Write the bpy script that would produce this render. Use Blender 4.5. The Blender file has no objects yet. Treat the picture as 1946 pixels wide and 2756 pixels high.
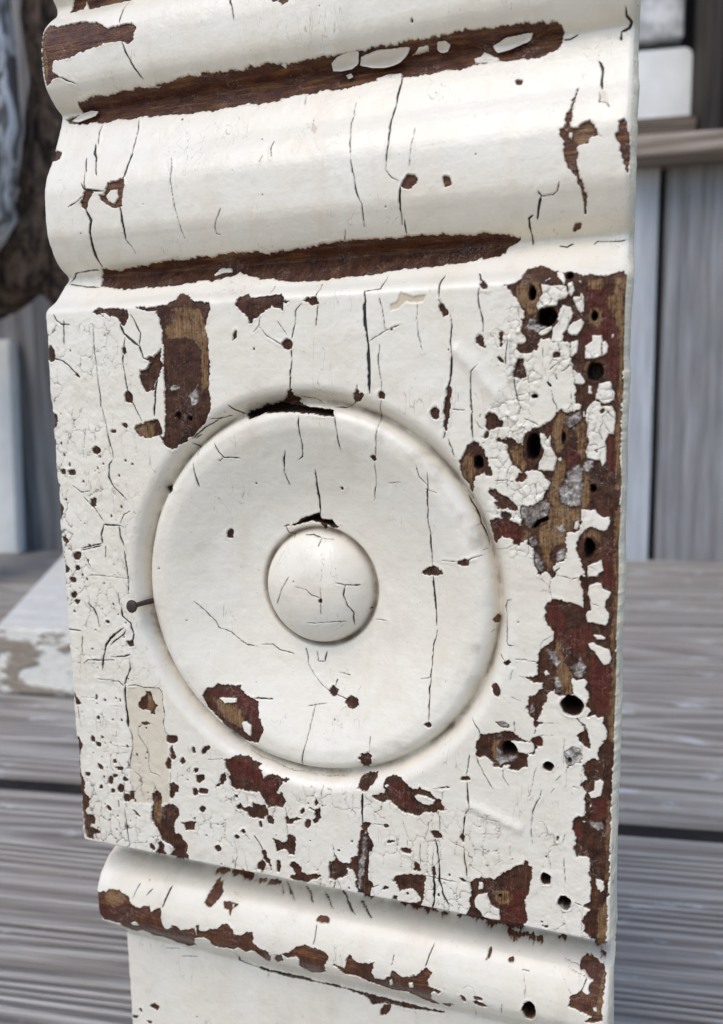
import bpy, bmesh, math, random
import numpy as np
from mathutils import Vector, Matrix

# ------------------------------------------------------------------ camera, light, exposure
C = bpy.context.scene.collection
sc = bpy.context.scene
cam_d = bpy.data.cameras.new('camera')
cam = bpy.data.objects.new('camera', cam_d); C.objects.link(cam)
sc.camera = cam
_right = (0.94180828, -0.01982947, -0.33556512)      # board axes: x right, y up, z out of the board
_up = (-0.0300354, 0.98930165, -0.14275895)
_back = (0.33480596, 0.14453039, 0.9311369)
DECK = 215.0                                         # mm from the block's top edge down to the deck
def B(x, y, z):                                      # board millimetres -> scene metres
    return Vector((x, -z, y + DECK)) * 0.001
_m = Matrix.Identity(4)
for _i, _v in enumerate((_right, _up, _back)):
    _m[0][_i], _m[1][_i], _m[2][_i] = _v[0], -_v[2], _v[1]
_m.translation = B(132.96, -19.68, 157.47)
cam.matrix_world = _m
cam_d.sensor_fit = 'VERTICAL'; cam_d.sensor_height = 36.0; cam_d.sensor_width = 36.0
cam_d.lens = 28.74
cam_d.clip_start = 0.01; cam_d.clip_end = 200.0
cam_d.dof.use_dof = True
cam_d.dof.focus_distance = 0.176
cam_d.dof.aperture_fstop = 17.0

world = bpy.data.worlds.new('World'); sc.world = world; world.use_nodes = True
wn = world.node_tree; wn.nodes.clear()
SUN_EL, SUN_AZ = math.radians(55), math.radians(195)   # high, from the camera's side
sky = wn.nodes.new('ShaderNodeTexSky'); sky.sky_type = 'NISHITA'; sky.sun_disc = False
sky.sun_elevation = SUN_EL; sky.sun_rotation = SUN_AZ
sky.dust_density = 2.0; sky.air_density = 1.0; sky.ozone_density = 1.0
hs = wn.nodes.new('ShaderNodeHueSaturation'); hs.inputs['Saturation'].default_value = 1.33   # thin cloud
bgn = wn.nodes.new('ShaderNodeBackground'); bgn.inputs['Strength'].default_value = 0.15
wo = wn.nodes.new('ShaderNodeOutputWorld')
wn.links.new(sky.outputs[0], hs.inputs['Color']); wn.links.new(hs.outputs[0], bgn.inputs[0]); wn.links.new(bgn.outputs[0], wo.inputs[0])
sun_d = bpy.data.lights.new('sun', 'SUN'); sun_d.energy = 0.78; sun_d.angle = math.radians(45); sun_d.color = (1.0, 0.99, 0.97)
sun = bpy.data.objects.new('sun', sun_d); C.objects.link(sun)
_d = Vector((math.sin(SUN_AZ) * math.cos(SUN_EL), math.cos(SUN_AZ) * math.cos(SUN_EL), math.sin(SUN_EL)))
sun.rotation_euler = _d.to_track_quat('Z', 'Y').to_euler()
sc.view_settings.view_transform = 'Standard'; sc.view_settings.look = 'None'
sc.view_settings.gamma = 1.0; sc.view_settings.use_curve_mapping = False
sc.view_settings.exposure = 0.49

# ------------------------------------------------------------------ helpers
def mat(name):
    m = bpy.data.materials.new(name); m.use_nodes = True
    return m, m.node_tree.nodes, m.node_tree.links, m.node_tree.nodes['Principled BSDF']
class NB:
    """small node builder"""
    def __init__(s, name, rough=0.5, spec=0.5):
        s.m, s.n, s.l, s.p = mat(name)
        s.p.inputs['Roughness'].default_value = rough
        s.p.inputs['Specular IOR Level'].default_value = spec
        s.tc = s.n.new('ShaderNodeTexCoord')
    def link(s, a, b): s.l.new(a, b)
    def attr(s, name):
        a = s.n.new('ShaderNodeAttribute'); a.attribute_name = name; return a.outputs['Fac']
    def coord(s, scale, off=(0, 0, 0)):
        mp = s.n.new('ShaderNodeMapping'); mp.inputs['Scale'].default_value = scale; mp.inputs['Location'].default_value = off
        s.l.new(s.tc.outputs['Object'], mp.inputs[0]); return mp.outputs[0]
    def noise(s, scale, detail=3, rough=0.55, off=(0, 0, 0), dist=0.0):
        t = s.n.new('ShaderNodeTexNoise'); t.inputs['Scale'].default_value = 1.0
        t.inputs['Detail'].default_value = detail; t.inputs['Roughness'].default_value = rough
        t.inputs['Distortion'].default_value = dist
        s.l.new(s.coord(scale if hasattr(scale, '__len__') else (scale,) * 3, off), t.inputs['Vector'])
        return t.outputs['Fac']
    def ramp(s, fac, lo, hi, a=0.0, b=1.0):
        r = s.n.new('ShaderNodeMapRange'); r.inputs[1].default_value = lo; r.inputs[2].default_value = hi
        r.inputs[3].default_value = a; r.inputs[4].default_value = b
        s.l.new(fac, r.inputs[0]); return r.outputs[0]
    def math(s, op, a, b):
        r = s.n.new('ShaderNodeMath'); r.operation = op
        for i, v in enumerate((a, b)):
            if isinstance(v, (int, float)): r.inputs[i].default_value = v
            else: s.l.new(v, r.inputs[i])
        return r.outputs[0]
    def mix(s, fac, a, b):
        r = s.n.new('ShaderNodeMix'); r.data_type = 'RGBA'
        for i, v in ((0, fac), (6, a), (7, b)):
            if isinstance(v, (int, float)): r.inputs[i].default_value = v
            elif isinstance(v, tuple): r.inputs[i].default_value = v + (1.0,)
            else: s.l.new(v, r.inputs[i])
        return r.outputs[2]
    def bump(s, h, dist, strength=1.0, prev=None):
        b = s.n.new('ShaderNodeBump'); b.inputs['Distance'].default_value = dist; b.inputs['Strength'].default_value = strength
        s.l.new(h, b.inputs['Height'])
        if prev is not None: s.l.new(prev, b.inputs['Normal'])
        return b.outputs[0]
    def out(s, col=None, nrm=None, rough=None):
        if col is not None: s.l.new(col, s.p.inputs['Base Color'])
        if nrm is not None: s.l.new(nrm, s.p.inputs['Normal'])
        if rough is not None: s.l.new(rough, s.p.inputs['Roughness'])
        return s.m

def link_mesh(name, verts, faces, material, parent=None, smooth=True):
    me = bpy.data.meshes.new(name)
    me.from_pydata([tuple(v) for v in verts], [], [tuple(f) for f in faces]); me.update()
    if smooth: me.polygons.foreach_set('use_smooth', [True] * len(me.polygons))
    me.materials.append(material)
    o = bpy.data.objects.new(name, me); C.objects.link(o)
    if parent is not None: o.parent = parent
    return o
def tag(o, label=None, cat=None, group=None, kind=None):
    for k, v in (('label', label), ('category', cat), ('group', group), ('kind', kind)):
        if v: o[k] = v
    return o
def empty(name, loc=(0, 0, 0), rz=0.0):
    o = bpy.data.objects.new(name, None); C.objects.link(o); o.location = loc; o.rotation_euler = (0, 0, rz); return o
def bm_obj(name, bm, material, parent=None, smooth=False):
    me = bpy.data.meshes.new(name); bm.normal_update(); bm.to_mesh(me); bm.free()
    if smooth: me.polygons.foreach_set('use_smooth', [True] * len(me.polygons))
    me.materials.append(material)
    o = bpy.data.objects.new(name, me); C.objects.link(o)
    if parent is not None: o.parent = parent
    return o
def add_box(bm, x0, x1, y0, y1, z0, z1, bev=0.0, seg=2):
    vs = [bm.verts.new(p) for p in ((x0,y0,z0),(x1,y0,z0),(x1,y1,z0),(x0,y1,z0),(x0,y0,z1),(x1,y0,z1),(x1,y1,z1),(x0,y1,z1))]
    fs = [bm.faces.new([vs[i] for i in f]) for f in ((3,2,1,0),(4,5,6,7),(0,1,5,4),(1,2,6,5),(2,3,7,6),(3,0,4,7))]
    if bev:
        es = list({e for f in fs for e in f.edges})
        bmesh.ops.bevel(bm, geom=es, offset=bev, segments=seg, affect='EDGES', profile=0.5)
def value_noise(x, y, seed, oct=3):
    rs = np.random.RandomState(seed); out = 0; amp = 1.0; tot = 0
    for o in range(oct):
        L = rs.rand(256, 256) * 2 - 1
        xi = np.floor(x).astype(int); yi = np.floor(y).astype(int)
        fx = x - xi; fy = y - yi
        fx = fx * fx * (3 - 2 * fx); fy = fy * fy * (3 - 2 * fy)
        a = L[yi % 256, xi % 256]; b = L[yi % 256, (xi + 1) % 256]; c = L[(yi + 1) % 256, xi % 256]; d = L[(yi + 1) % 256, (xi + 1) % 256]
        out = out + amp * ((a * (1 - fx) + b * fx) * (1 - fy) + (c * (1 - fx) + d * fx) * fy)
        tot += amp; amp *= 0.5; x = x * 2.03 + 17.3; y = y * 2.03 + 5.1
    return out / tot
def sstep(a, b, v):
    t = np.clip((v - a) / (b - a), 0, 1); return t * t * (3 - 2 * t)

# ------------------------------------------------------------------ relief profile of the board (millimetres)
CX,CY=63.5,-62.4
_py=np.array([(92,-5),(82,-5.6),(76,-7.6),(71,-10.2),(69.2,-11.6),(68.1,-11.4),(65.3,-8.5),(63.5,-6.8),(62.3,-6),(59.3,-5.15),(57,-4.95),(55.4,-4.97),(52.2,-5.2),(50.3,-5.7),(48.9,-6.6),(46.8,-8.7),(45.6,-10.7),(43.8,-10.2),(41,-9.1),(38.4,-7.9),(34.9,-6.4),(32.7,-5.0),(30.8,-3.9),(29.1,-3.2),(27.3,-2.6),(25.7,-2.35),(22,-2.25),(18.2,-2.4),(16.5,-2.8),(15.4,-3.3),(13.8,-4.1),(12.4,-4.95),(11.3,-5.8),(10.6,-6.6),(8.5,-9.2),(6.2,-7.2),(2.7,-3.8),(0.3,-0.35),(-.6,0),(-130.1,0),(-130.7,-.7),(-130.85,-13),(-139.6,-13),(-140.1,-9.6),(-141.2,-7.2),(-142.7,-5.5),(-144.4,-4.3),(-146.4,-3.55),(-148.3,-3.1),(-150.1,-3.0),(-151.9,-3.1),(-153.6,-3.65),(-155.6,-5),(-157.5,-6.8),(-159.5,-9),(-162,-11.5),(-164.5,-13.7),(-165.5,-14.2),(-230,-14.2)])[::-1]
_rz=np.array([(0,-0.9),(3.5,-1.15),(7,-2.2),(9.8,-3.8),(11.8,-5.6),(12.7,-7.5),(13.0,-8.9),(13.35,-8.9),(13.8,-7.7),(16,-7.2),(20,-6.4),(25,-4.9),(30,-3.0),(33.5,-1.6),(36.2,-0.75),(38.0,-0.65),(39.3,-1.15),(40.2,-2.3),(40.8,-3.7),(41.1,-4.2),(41.5,-3.9),(42.2,-2.5),(43.0,-1.1),(43.8,-0.35),(45.0,0),(999,0)])
def _smooth(pts,lo,hi,st,sg):
    # monotone cubic through the profile points, then a slight softening
    px,py=pts[:,0],pts[:,1];h=np.diff(px);dl=np.diff(py)/h
    m=np.zeros(len(px));m[0],m[-1]=dl[0],dl[-1]
    for i in range(1,len(px)-1):
        if dl[i-1]*dl[i]>0:
            w1=2*h[i]+h[i-1];w2=h[i]+2*h[i-1];m[i]=(w1+w2)/(w1/dl[i-1]+w2/dl[i])
    x=np.arange(lo,hi,st);k=np.clip(np.searchsorted(px,x,side='right')-1,0,len(px)-2)
    t=np.clip((x-px[k])/h[k],0,1)
    y=(1+2*t)*(1-t)**2*py[k]+t*(1-t)**2*h[k]*m[k]+t*t*(3-2*t)*py[k+1]+t*t*(t-1)*h[k]*m[k+1]
    n=int(4*sg/st);g=np.exp(-.5*(np.arange(-n,n+1)*st/sg)**2);g/=g.sum()
    return x,np.convolve(np.pad(y,n,mode='edge'),g,'valid')
_PX,_PZ=_smooth(_py,-225,90,.05,.34)
_RX,_RZ=_smooth(_rz,0,60,.05,.24)
_RX=_RX;_m=_RX>=0
def base_z(x,y):
    r=np.hypot(x-CX,y-CY)
    return np.interp(y,_PX,_PZ)+np.interp(r,_RX[_m],_RZ[_m])
DATA = """
c 5.8,71.2 4.1,67.8 7.7,67.9 8.5,69.3 9.4,67.5 12.6,67.7 20.4,67.6 20.2,69.4
c 0.5,62.6 1,64 4.2,62.7 6.3,62.9 10.1,63 14.4,61.9 18.2,59.9 21.1,60.2 24.2,60 25.4,58.8 24.5,57.9 24.8,56.6 23.3,56.1 21.1,57 18.8,57 16.1,56.7 12.8,56.3 9.5,55.9 8,55.3 6.7,55.2 3.4,55.6 2.8,53.2 3.9,52.1 2.5,51.8 0.5,50.3 0.4,51.9 0.2,57.5 0.1,61.5
w -0.3,61 0.8,61.9 1.4,54.5 0.7,51.4 0.1,53.3
k:0.24 3.93,52.09 6.02,51.16 8.32,50.04
k:0.23 20.27,67.24 21.28,63.08 21.02,60.53
k:0.28 21.62,56.58 23,53.26 24.27,50.94 25.51,48.87
k:0.27 47.97,60.94 48.61,58.75 48.99,56.5
c 56.7,60.3 57,59.2 58.5,58.8 60,57.7 61.3,58 60.9,59.5
c 6.9,47.1 8.1,47.2 11.9,47.8 14.8,47.6 19.6,47.7 23.1,47.7 25.9,47.6 27.7,47.6 29.4,47.7 33,48.1 36.5,48.2 37.9,47.9 40.1,48.3 43,48.2 45.1,48.1 47.7,48 49.1,47.7 51.4,48.1 53.3,47.9 55,48.1 57.4,47.8 60.8,47.6 63.4,47.8 65.8,47.7 68.3,47.8 70.7,47.6 72.6,47.7 75.5,47.7 78.4,47.9 80.7,47.8 83,47.7 84.4,48 86.7,48 89.4,48 91.6,47.9 93.4,48 95.6,48.2 97.7,48 99.4,48 102,47.9 104,47.8 106.1,47.7 108.2,47.7 110.2,47.5 112.2,47.4 113.4,47.2 114.5,46.6 114.8,45.8 114.6,44.5 114.1,43.5 112.5,42.9 111.3,42.2 109.6,42 107.9,42.4 106.3,42.3 104.6,42.4 103.1,42.6 100.3,42.6 97.6,42.8 97.2,42.2 95.5,41.9 94.1,42.4 92.4,42.3 89.7,42.2 86.9,42.2 84.2,42.3 81.8,42.6 78.1,42.4 75.7,42.3 71.8,41.9 68.9,41.9 66.8,42.5 64.9,41.7 61.9,42 58.9,41.7 56.3,41.4 53.8,41.2 51.7,41.2 49.5,41.8 46.3,41.5 43.1,41.4 40.4,41.3 37.6,41.5 34.8,41.5 31.3,41.8 27.8,42.1 25.5,42.1 23.1,42.5 21.3,42.4 19.6,42.1 17.1,42.8 14.1,42.6 12.4,42.3 9.7,43.1 7.9,42.9 5.1,42.9 2.1,44 1.3,44.7 3.1,45.2 6.3,45.1 6.2,46.3
f:0.7 3.7,43.9 6.3,45.2 8.8,45.5 10.9,45.2 10.1,44.3 7.7,43.8 5.3,43.4
f:1.3 69,46.4 70.5,47.2 72.6,47.6 75.2,47.5 74.6,45.9 72.9,45.1 71,45 69,45.3
f:1.5 75.5,46.6 79,47.2 82.7,47 85.8,46.9 84.9,46 83,44.7 80.2,44.2 77.3,44.7 74.9,45.5
f:0.6 71.5,44.4 72.5,44.7 73,43.9 72,43.6
p 77.9,42.9 80.3,43.5 83.1,43.3 84.1,42.4 80.4,42.2 78.3,42.2
p 87.2,46.9 89.1,47 89,46.3 85.5,46.2 86.6,46.6
f:0.9 91.2,47.1 92.7,47.1 93.5,46.5 92.8,45.6 91.4,45.6 90.8,46.2
f:0.8 101.6,45.4 104.1,46.3 109.3,46.4 108.6,45.3 106.5,44.8 105.2,44.3 102.5,44
p 97.7,44 99.2,44.2 99.8,44.9 102.7,43.4 103,42.5 100.2,42.5 98.2,42.7
p 57.2,47.9 59.3,47.7 58.8,47
p 27.1,47.7 29.3,47.6 28.4,47.2
c 11.1,10.2 11.7,9.9 14.4,9.4 19.7,9.7 22.9,10 26.9,10.3 30.6,10.5 34.9,10.3 37,10.7 40,10.4 43.7,10.7 46.4,10.8 49.1,10.8 51.7,10.6 53.8,9.9 56.9,10.5 60.5,10.5 64.2,10.6 66.9,11 70,11.2 72.9,11.2 75.3,11.1 77.7,11 81,11 83.8,11 87.1,11 90.7,10.9 94.3,10.7 97.8,10.5 100.4,10.5 103.4,10.3 105.9,9.9 107.3,9.3 106.1,8.5 104.9,7.6 104.6,6.7 103.5,6 100.9,5.9 97.4,5.3 93.9,5.1 90.3,4.7 87.1,4.7 83.8,4.7 81.1,4.4 78.8,4 75.5,4 72.5,4 69.7,3.7 66.8,3.5 63.8,3.4 61.1,3.7 58.5,3.7 55.5,4.7 53.4,4.6 50.4,5.6 48.6,6 46.5,6.9 45.3,6 42.6,5.9 40.7,5.2 38.9,5.5 36.2,5.3 32.9,5 29,4.7 25.5,4.7 21.9,4.9 17.8,4.6 14.3,5.4 10.9,5.9 9.8,8.5
k:0.29 0.78,7.49 2.92,9.48 6.85,9.82 10.03,9.85
k:0.29 1.14,7.17 6.41,6.11 10.45,5.67
p 40,6.6 41,8.2 43.8,8.2 44.5,7 42,7 40.7,6.3
k:0.29 12.1,42.09 11.72,39.95 12.26,37.15
k:0.58 11.39,37.26 11.89,35.03 13.22,32.6
k:0.22 13.22,32.6 14.36,29.22
k:0.4 9.64,34.2 11.21,30.37
k:0.23 10.78,30.42 11.26,27.5 11.76,26.45
k:0.28 10.09,28.04 11.46,26.48 14.75,25.77 16.53,25.59
k:0.23 6.75,22.95 8.95,23.81 10.82,24.85
c 11.6,26.2 13.3,26.3 13.9,25.7 12.3,24.2 11.9,22.6 11.2,21.9 10.2,23.7 10.8,24.6
k:0.61 11.27,22.4 12.8,19.63 12,17.33 11.75,15.52 11.52,13.72 11.42,11.93 11.48,10.27
c 15.2,24.7 16.5,25 17.4,27.1 19.4,27.4 21.4,27.9 22,26.4 21.2,24.6 20.9,22.2 19.3,21.9 17,22.6 15.6,23.9
p 17.1,24.5 18.3,25.6 20.1,25.6 20.3,23.9 19,22.5 17.6,23.2
k:0.22 21.93,41.81 22.47,39.58 22.26,35.87 22.22,32.56
k:0.55 22.38,33.66 21.96,29.4 21.41,27.68
k:0.54 20.44,22.04 20.9,19.41 20.98,17.09 20.72,15.09
k:0.16 20.72,15.09 21.51,13.93 22.02,12.34
k:0.16 33.04,31.18 33.75,28.55 33.7,26.13 34.04,22.87 34.7,19.14 35.17,16.86 35.64,14.14
k:0.2 45.58,19.31 44.29,17.43 43.5,15.77 43.47,14.51 44.45,14.22
k:0.15 57.4,32.16 57.07,30.18 57.35,28.22
k:0.1 55.22,28.96 54.63,27.6
k:0.15 74.26,38.32 74.08,33.41 74.81,25.98
k:0.24 74.81,25.98 75.48,22.31 75.89,20.17 76.5,18.02 76.93,17.17 76.87,13.23
k:0.19 72.48,12.97 72.04,11.24
k:0.16 62.77,39.55 62.7,41.59
u 65.2,33.9 65.5,34.7 66.5,33.7 66.3,32.6 65.5,33.1
k:0.1 65.32,35.96 65.6,34.4
c -0.6,37.1 2,36.3 1.5,35.2 -0.2,34.6
k:0.29 83.73,42.48 83.2,38.43 82.55,33.16 82.54,28.38 82.23,24.96 81.98,23.11
k:0.19 81.98,23.11 83.33,21.51 84.68,20.76
c 85.2,19.9 86,21.2 87.4,21.8 88.1,21 87.9,19.8 86.4,19.2
k:0.33 85.11,19.69 84.86,17.27 84.68,14.95 84.57,13.03
k:0.33 85.2,13.95 85.14,11.47
k:0.09 87.68,30.92 87.19,26.07 86.97,23.2
c 93.6,20.5 94.7,20.4 95.1,19.3 94,19
c 106.4,37.7 107.4,37.7 107.1,37
c 117.9,34.2 117.4,31.2 116.7,26.6 115.8,26.9 116.4,29.2
c 114.9,26.9 115.9,26.8 116.5,25.9 117.1,26.6 118.3,26.6 119,27.5 120.3,27.8 121.4,26.2 122.2,24.7 120.6,24.6 120.3,23.5 118.7,23.9 118.1,23.3 118.4,22.2 118.2,20.3 118.8,18.3 119.6,16.4 120,15 119.9,13.6 119.7,12.3 119.5,13.9 119,16.1 118,18.8 116.8,20 116,22.1 115.8,24 116.3,24.5 115.3,25.6
p 116.7,26.2 117.5,25.9 117.3,24.6 116.7,25.2
w 117.5,25.7 119,26.7 120.6,26.9 121.4,25.3 120.3,23.9 118.3,24.1
k:0.43 121.49,39.26 122.14,37.79 122.05,35.6 122.17,33.48
u:0.5 121.8,33.3 123,33.2 123.3,30.8 121.9,31
k:0.18 121.81,33.06 121.93,30.96 123.1,30.7 123.64,29.62
k:0.54 125.76,47.62 125.94,46.73 126.88,45.97 126.51,45.05 125.16,44.65
k:0.29 124.97,44.68 125.23,42.88
k:0.3 114.8,44.7 116.02,44.71 117.41,45.39
k:0.23 115.24,17.55 114.82,16.3 114,15.66 111.97,15.65 111.2,16.63
k:0.45 111.88,15.48 111.39,13.9 110.92,11.96
k:0.46 110.15,12.73 109.36,12.26 109.44,10.85 109.43,9.85
k:0.42 109.46,10.01 109.61,7.96
c 125.3,26.9 126.3,27 127.2,24.6 127.3,20.8 127.1,18 126.3,19.4 125.9,21.3 125.6,22.9 124.9,23.7 125,24.8 125.6,25.1
c 117.8,10.8 118.8,10.7 118.5,10.1 117.5,9.8
k:0.28 114.77,7.26 116.28,6.88 117.44,7.51
k:0.28 121.19,6.92 121.74,7.6 124.18,7.38 125.58,7.24 127.15,7.58
k:0.28 2.47,-0.61 3.29,-2.15 4.78,-2.97 6.94,-3.07
k:0.28 5.17,-1.99 5.04,-4.98 4.88,-7.48
c -0.3,-8.3 1.2,-7.9 2,-9.4 1.6,-10.9 -0.1,-10.6
k:0.33 1.61,-10.4 4.36,-11.25 6.12,-12.57 7.83,-14.38
c 7.5,-14.4 8,-13.9 8.5,-14.9
k:0.22 13.16,-3.35 13.2,-8.79 13.41,-13.78 13.93,-18.8 13.91,-21.32
k:0.32 13.91,-19.81 13.75,-21.83
k:0.27 13.99,-21.83 14.67,-24.88 15.31,-28.44 16.25,-32.01 16.32,-33.55
k:0.32 16.12,-33.8 15.1,-35.1 14.9,-37.68 15.67,-39.74 17.39,-41.26 19.1,-42.77
c 13.5,-0.7 14.5,0.3 16.8,-0.1 19.7,-0.1 22.4,-0.6 22.6,-2.3 21.3,-3.7 20.5,-3.4 19.7,-2.2 18,-1.4 17.6,-2.8 16.2,-1.8 14.4,-1
p 15.3,-1 16.5,-0.8 18.5,-2.4 17.8,-3.3
k:0.47 20.47,-3.69 21.2,-5.66 23.42,-7.45 24.8,-8.48
k:0.26 23.24,-1.64 24.54,-3.87 25.56,-5.85 25.11,-8.25
k:0.42 25.09,-8.49 25.78,-11.18 27.19,-11.72
k:0.26 21.43,-6.64 20.95,-9.07 20.41,-12.49 21.04,-15.96 21.42,-18.94 22.98,-21.95 24.54,-24.95
c 20.5,-9.1 21.1,-8.6 21.5,-9.6 20.8,-10
c 20.5,-19.2 21.5,-18.4 22.3,-19.2 22.3,-20.9 20.7,-20.4
c 24.7,-14.1 26.5,-13.6 27.7,-12.2 26.6,-11.2 28.4,-11 30.5,-9.4 30.2,-11.8 30.8,-12.8 29.5,-15.2 28.6,-16.1 28.2,-18.1 26.1,-18.5 25.1,-17 24.7,-15.6
k:0.46 29.26,-15.18 28.43,-19.07 27.82,-23.98
c 22.6,-26.7 23.6,-25.7 25.7,-25.2 27.5,-24.7 28.9,-24.7 29.4,-26 29.6,-28 27.2,-28.7 24.9,-28.9 23.2,-27.9
w 22.6,-26.7 23.6,-25.7 25.7,-25.2 27.4,-25.7 27.2,-28.7 24.9,-28.9 23.2,-27.9
c 24.1,0 26.7,-0.4 31.8,-0.2 33.8,1.3 34,2.6 37.4,1.6 39.2,0.2 42.8,-0 43.4,-1.5 42.2,-3.7 41.8,-6.1 42.5,-8 42.1,-10.8 42.5,-13.6 42,-17.4 42.4,-20.3 42,-23.2 40.2,-25.6 38.1,-27.5 35.9,-29 34.2,-30.2 31.9,-31.4 30,-30.2 28.7,-28 30.4,-28.9 30.7,-24 30.8,-19.1 30.9,-14.2 31.1,-9.4 30.9,-5.6 30.5,-2.7 29.6,-1.2 27.3,-1.1
w 33.8,-0.5 38.5,-0.8 40.4,-1.3 41.9,-5.1 41.8,-10.8 41.8,-17.4 39.8,-18.8 40.3,-13.6 40.3,-9.8 38.7,-7.3 32.1,-7.1 31.4,-4.7 33.4,-3.8
g 32.5,-17.7 34.3,-17.2 34.8,-18 32.8,-18.3
g 37.2,-19.2 39.3,-17.3 38.8,-21.2 37.6,-21.6
h:1.5 33.8,-24 0.9,0.9
h:1.5 36.8,-24.6 0.6,0.8
c 49.2,0.1 50.1,1 51.5,1.2 52.8,0.3 55.4,0.4 58.3,0.7 59.6,0.9 60.4,-0.8 61.6,-0.9 60.4,-1.2 60.1,-2.6 57.6,-1.5 55.5,-2.8 53.3,-4.3 53,-5.2 51.8,-3.5 50.3,-2.1 49.4,-0.9
k:0.2 56.79,1.11 56.79,3.01
k:0.14 54.94,-3.21 54.59,-5.47 53.23,-6.78
k:0.14 54.58,-5.7 56.31,-7.6 58.81,-9.06 60.06,-9.79
c 59.7,-9.3 60.9,-8.5 61.9,-9 61.7,-10.3 60.3,-10.3
c 64.6,-1 65.6,-0.5 67.6,-0.2 68.1,-1.7 66.8,-2 65.9,-1.3
k:0.19 67.57,-0.3 67.92,1.4 67.59,2.77
k:0.19 68.06,-1.65 67.74,-4.07 67.43,-6.27
k:0.19 64.37,-1.46 63.08,-2.95 62.73,-5.61 61.97,-8.73
k:0.24 61.91,-10.54 61.68,-14.17 61.36,-15.99
k:0.24 61.51,-15.99 61.13,-19.2
k:0.14 58.98,-4.77 60.89,-7.79
c 48.2,-8.2 48.5,-6.8 49.3,-6.3 49,-7.5
c 48.6,-23.8 50.1,-23.1 52.7,-22.4 54.1,-21.7 57.1,-21.3 58.9,-20.8 60.6,-19.2 61.1,-18.7 61.2,-19.9 62.5,-20.6 61.2,-21.3 64,-22.3 67.3,-22.9 70.2,-23.1 70.5,-24.4 67.6,-24.1 64.6,-23.9 61.9,-23.4 58.2,-23.4 54.2,-23.6 52.1,-24.3 50.6,-25
X 48.6,-23.8 52.7,-22.4 57.1,-21.3 64,-22.3 70.2,-23.1 70.5,-24.4 67.6,-24.1 61.9,-23.4 54.2,-23.6 50.6,-25
k:0.44 46.31,-21.77 47.47,-22.77 48.57,-23.82
k:0.25 41.66,-24.61 43.51,-24.66 46.22,-24
k:0.3 36.49,-29.02 38.5,-27.55 40.58,-26.09 43.17,-24.91
k:0.2 37,-29.05 38.56,-28.09
k:0.23 69.89,-22.6 72.51,-22.66 75.27,-21.29
k:0.14 62.67,-20.17 65.56,-20.7 67.9,-22.35
k:0.31 35.96,-30.06 37.55,-31.58 37.79,-32.96
k:0.25 36.68,-34.44 36.97,-36.41 37.55,-38.43 37.79,-39.87
k:0.25 42.25,-29.98 43.34,-31.92 44.46,-33.16 48.17,-33.29
k:0.15 44.22,-33.16 43.27,-34.16
k:0.33 62.65,-24.09 62.41,-28.09 62.59,-30.5 62.18,-32.96 61.25,-33.7
k:0.23 70.81,-24.63 71.12,-28.09 71.27,-31.65
k:0.29 58.38,-31.49 57.23,-36.49
k:0.25 57.23,-36.49 58.07,-39.54
k:0.44 64.5,-35.67 64.37,-39.43 64.52,-41.96 64.32,-46.04
c 55.6,-49 58.2,-48.5 59.4,-47.5 61.6,-46.4 64.1,-45.5 64.5,-47.1 66.9,-47.2 68.1,-48.7 67.1,-49 65.7,-48.3 64.7,-49.5 64.2,-47.6 62,-47.5 59.3,-48.2
X 58.2,-48.5 61.6,-46.4 64.1,-45.5 64.5,-47.1 66.9,-47.2 68.1,-48.7 65.7,-48.3 62,-47.5
k:0.3 55.62,-48.96 56.35,-50.43 58.21,-51.28
k:0.25 60.8,-50.52 63.07,-50.38 65.17,-50.93
k:0.15 65.17,-50.93 67.8,-51.18
k:0.19 65.17,-50.93 64.95,-52.64
c 42.3,-50.3 43.3,-49.9 43.1,-51.9 42.3,-51.6
c 69.9,-39.8 70.4,-39.7 70.3,-40.2
c 28.3,-40.5 29.3,-39.9 31.1,-40.8 28.2,-41.4
k:0.59 78.04,0.21 78.06,-5.01 78.44,-9.38 78.64,-11.14 78.79,-15.55 78.7,-19.98
k:0.18 78.09,0.21 81.25,0.47 81.58,3.53
c 74.6,-21.8 76.1,-18.1 76.4,-19.9 77.7,-20 76.5,-21.2
k:0.18 81.16,-1.29 81.81,-4.33 82.22,-7.37
k:0.18 81.01,-10.36 80.71,-13.84 81.12,-17.37 81.18,-19.58
c 80.6,-19.8 81.6,-19.6 81.8,-20.7 80.8,-20.8
k:0.18 81.29,-20.91 79.91,-24.59 79.76,-28.09 79.38,-32.7
k:0.14 78.91,-9.62 82.22,-7.71 85.46,-6.65
k:0.13 88.9,-2.99 88.64,-5.95 89.07,-8.95 89.8,-12.19
u 83.2,-2.7 84.6,-2.3 85.5,-0.5 87.8,-1.4 90.5,-1.4 90,-2.6 86.4,-2.4 85,-3.6 83.4,-3.9
k:0.27 93.5,2.88 93.2,0.61 93.14,-1.96
c 93.1,-2.2 94,-3.3 94.8,-4.4 94.8,-5.4 94,-5.4 93.1,-3.6
k:0.22 95.32,-5.42 95.75,-7.54 95.39,-10.47 95.73,-13.03
k:0.35 95.73,-13.03 95.63,-16 95.04,-18.99
c 94.4,-21.1 94.8,-19 95.5,-19 95.3,-22.4 94.8,-25.5 94.6,-27.6 94.1,-27.2 94.3,-24.6 94,-22
k:0.22 94.33,-27.64 93.87,-28.95
k:0.18 94.77,-28.95 95.65,-31.14 96.04,-32.7
k:0.18 95.91,-23.31 98.12,-23.55
k:0.13 96.72,-20.31 96.8,-21.81
k:0.22 100.42,2.59 101.14,1 102.2,-0.42
c 101.1,0.1 101.6,0.7 102.6,-0.9 101.6,-0.6
k:0.22 100.94,-0.75 100.73,-2.18 101.16,-4.88 101.72,-6.15 101.72,-8.85
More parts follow.
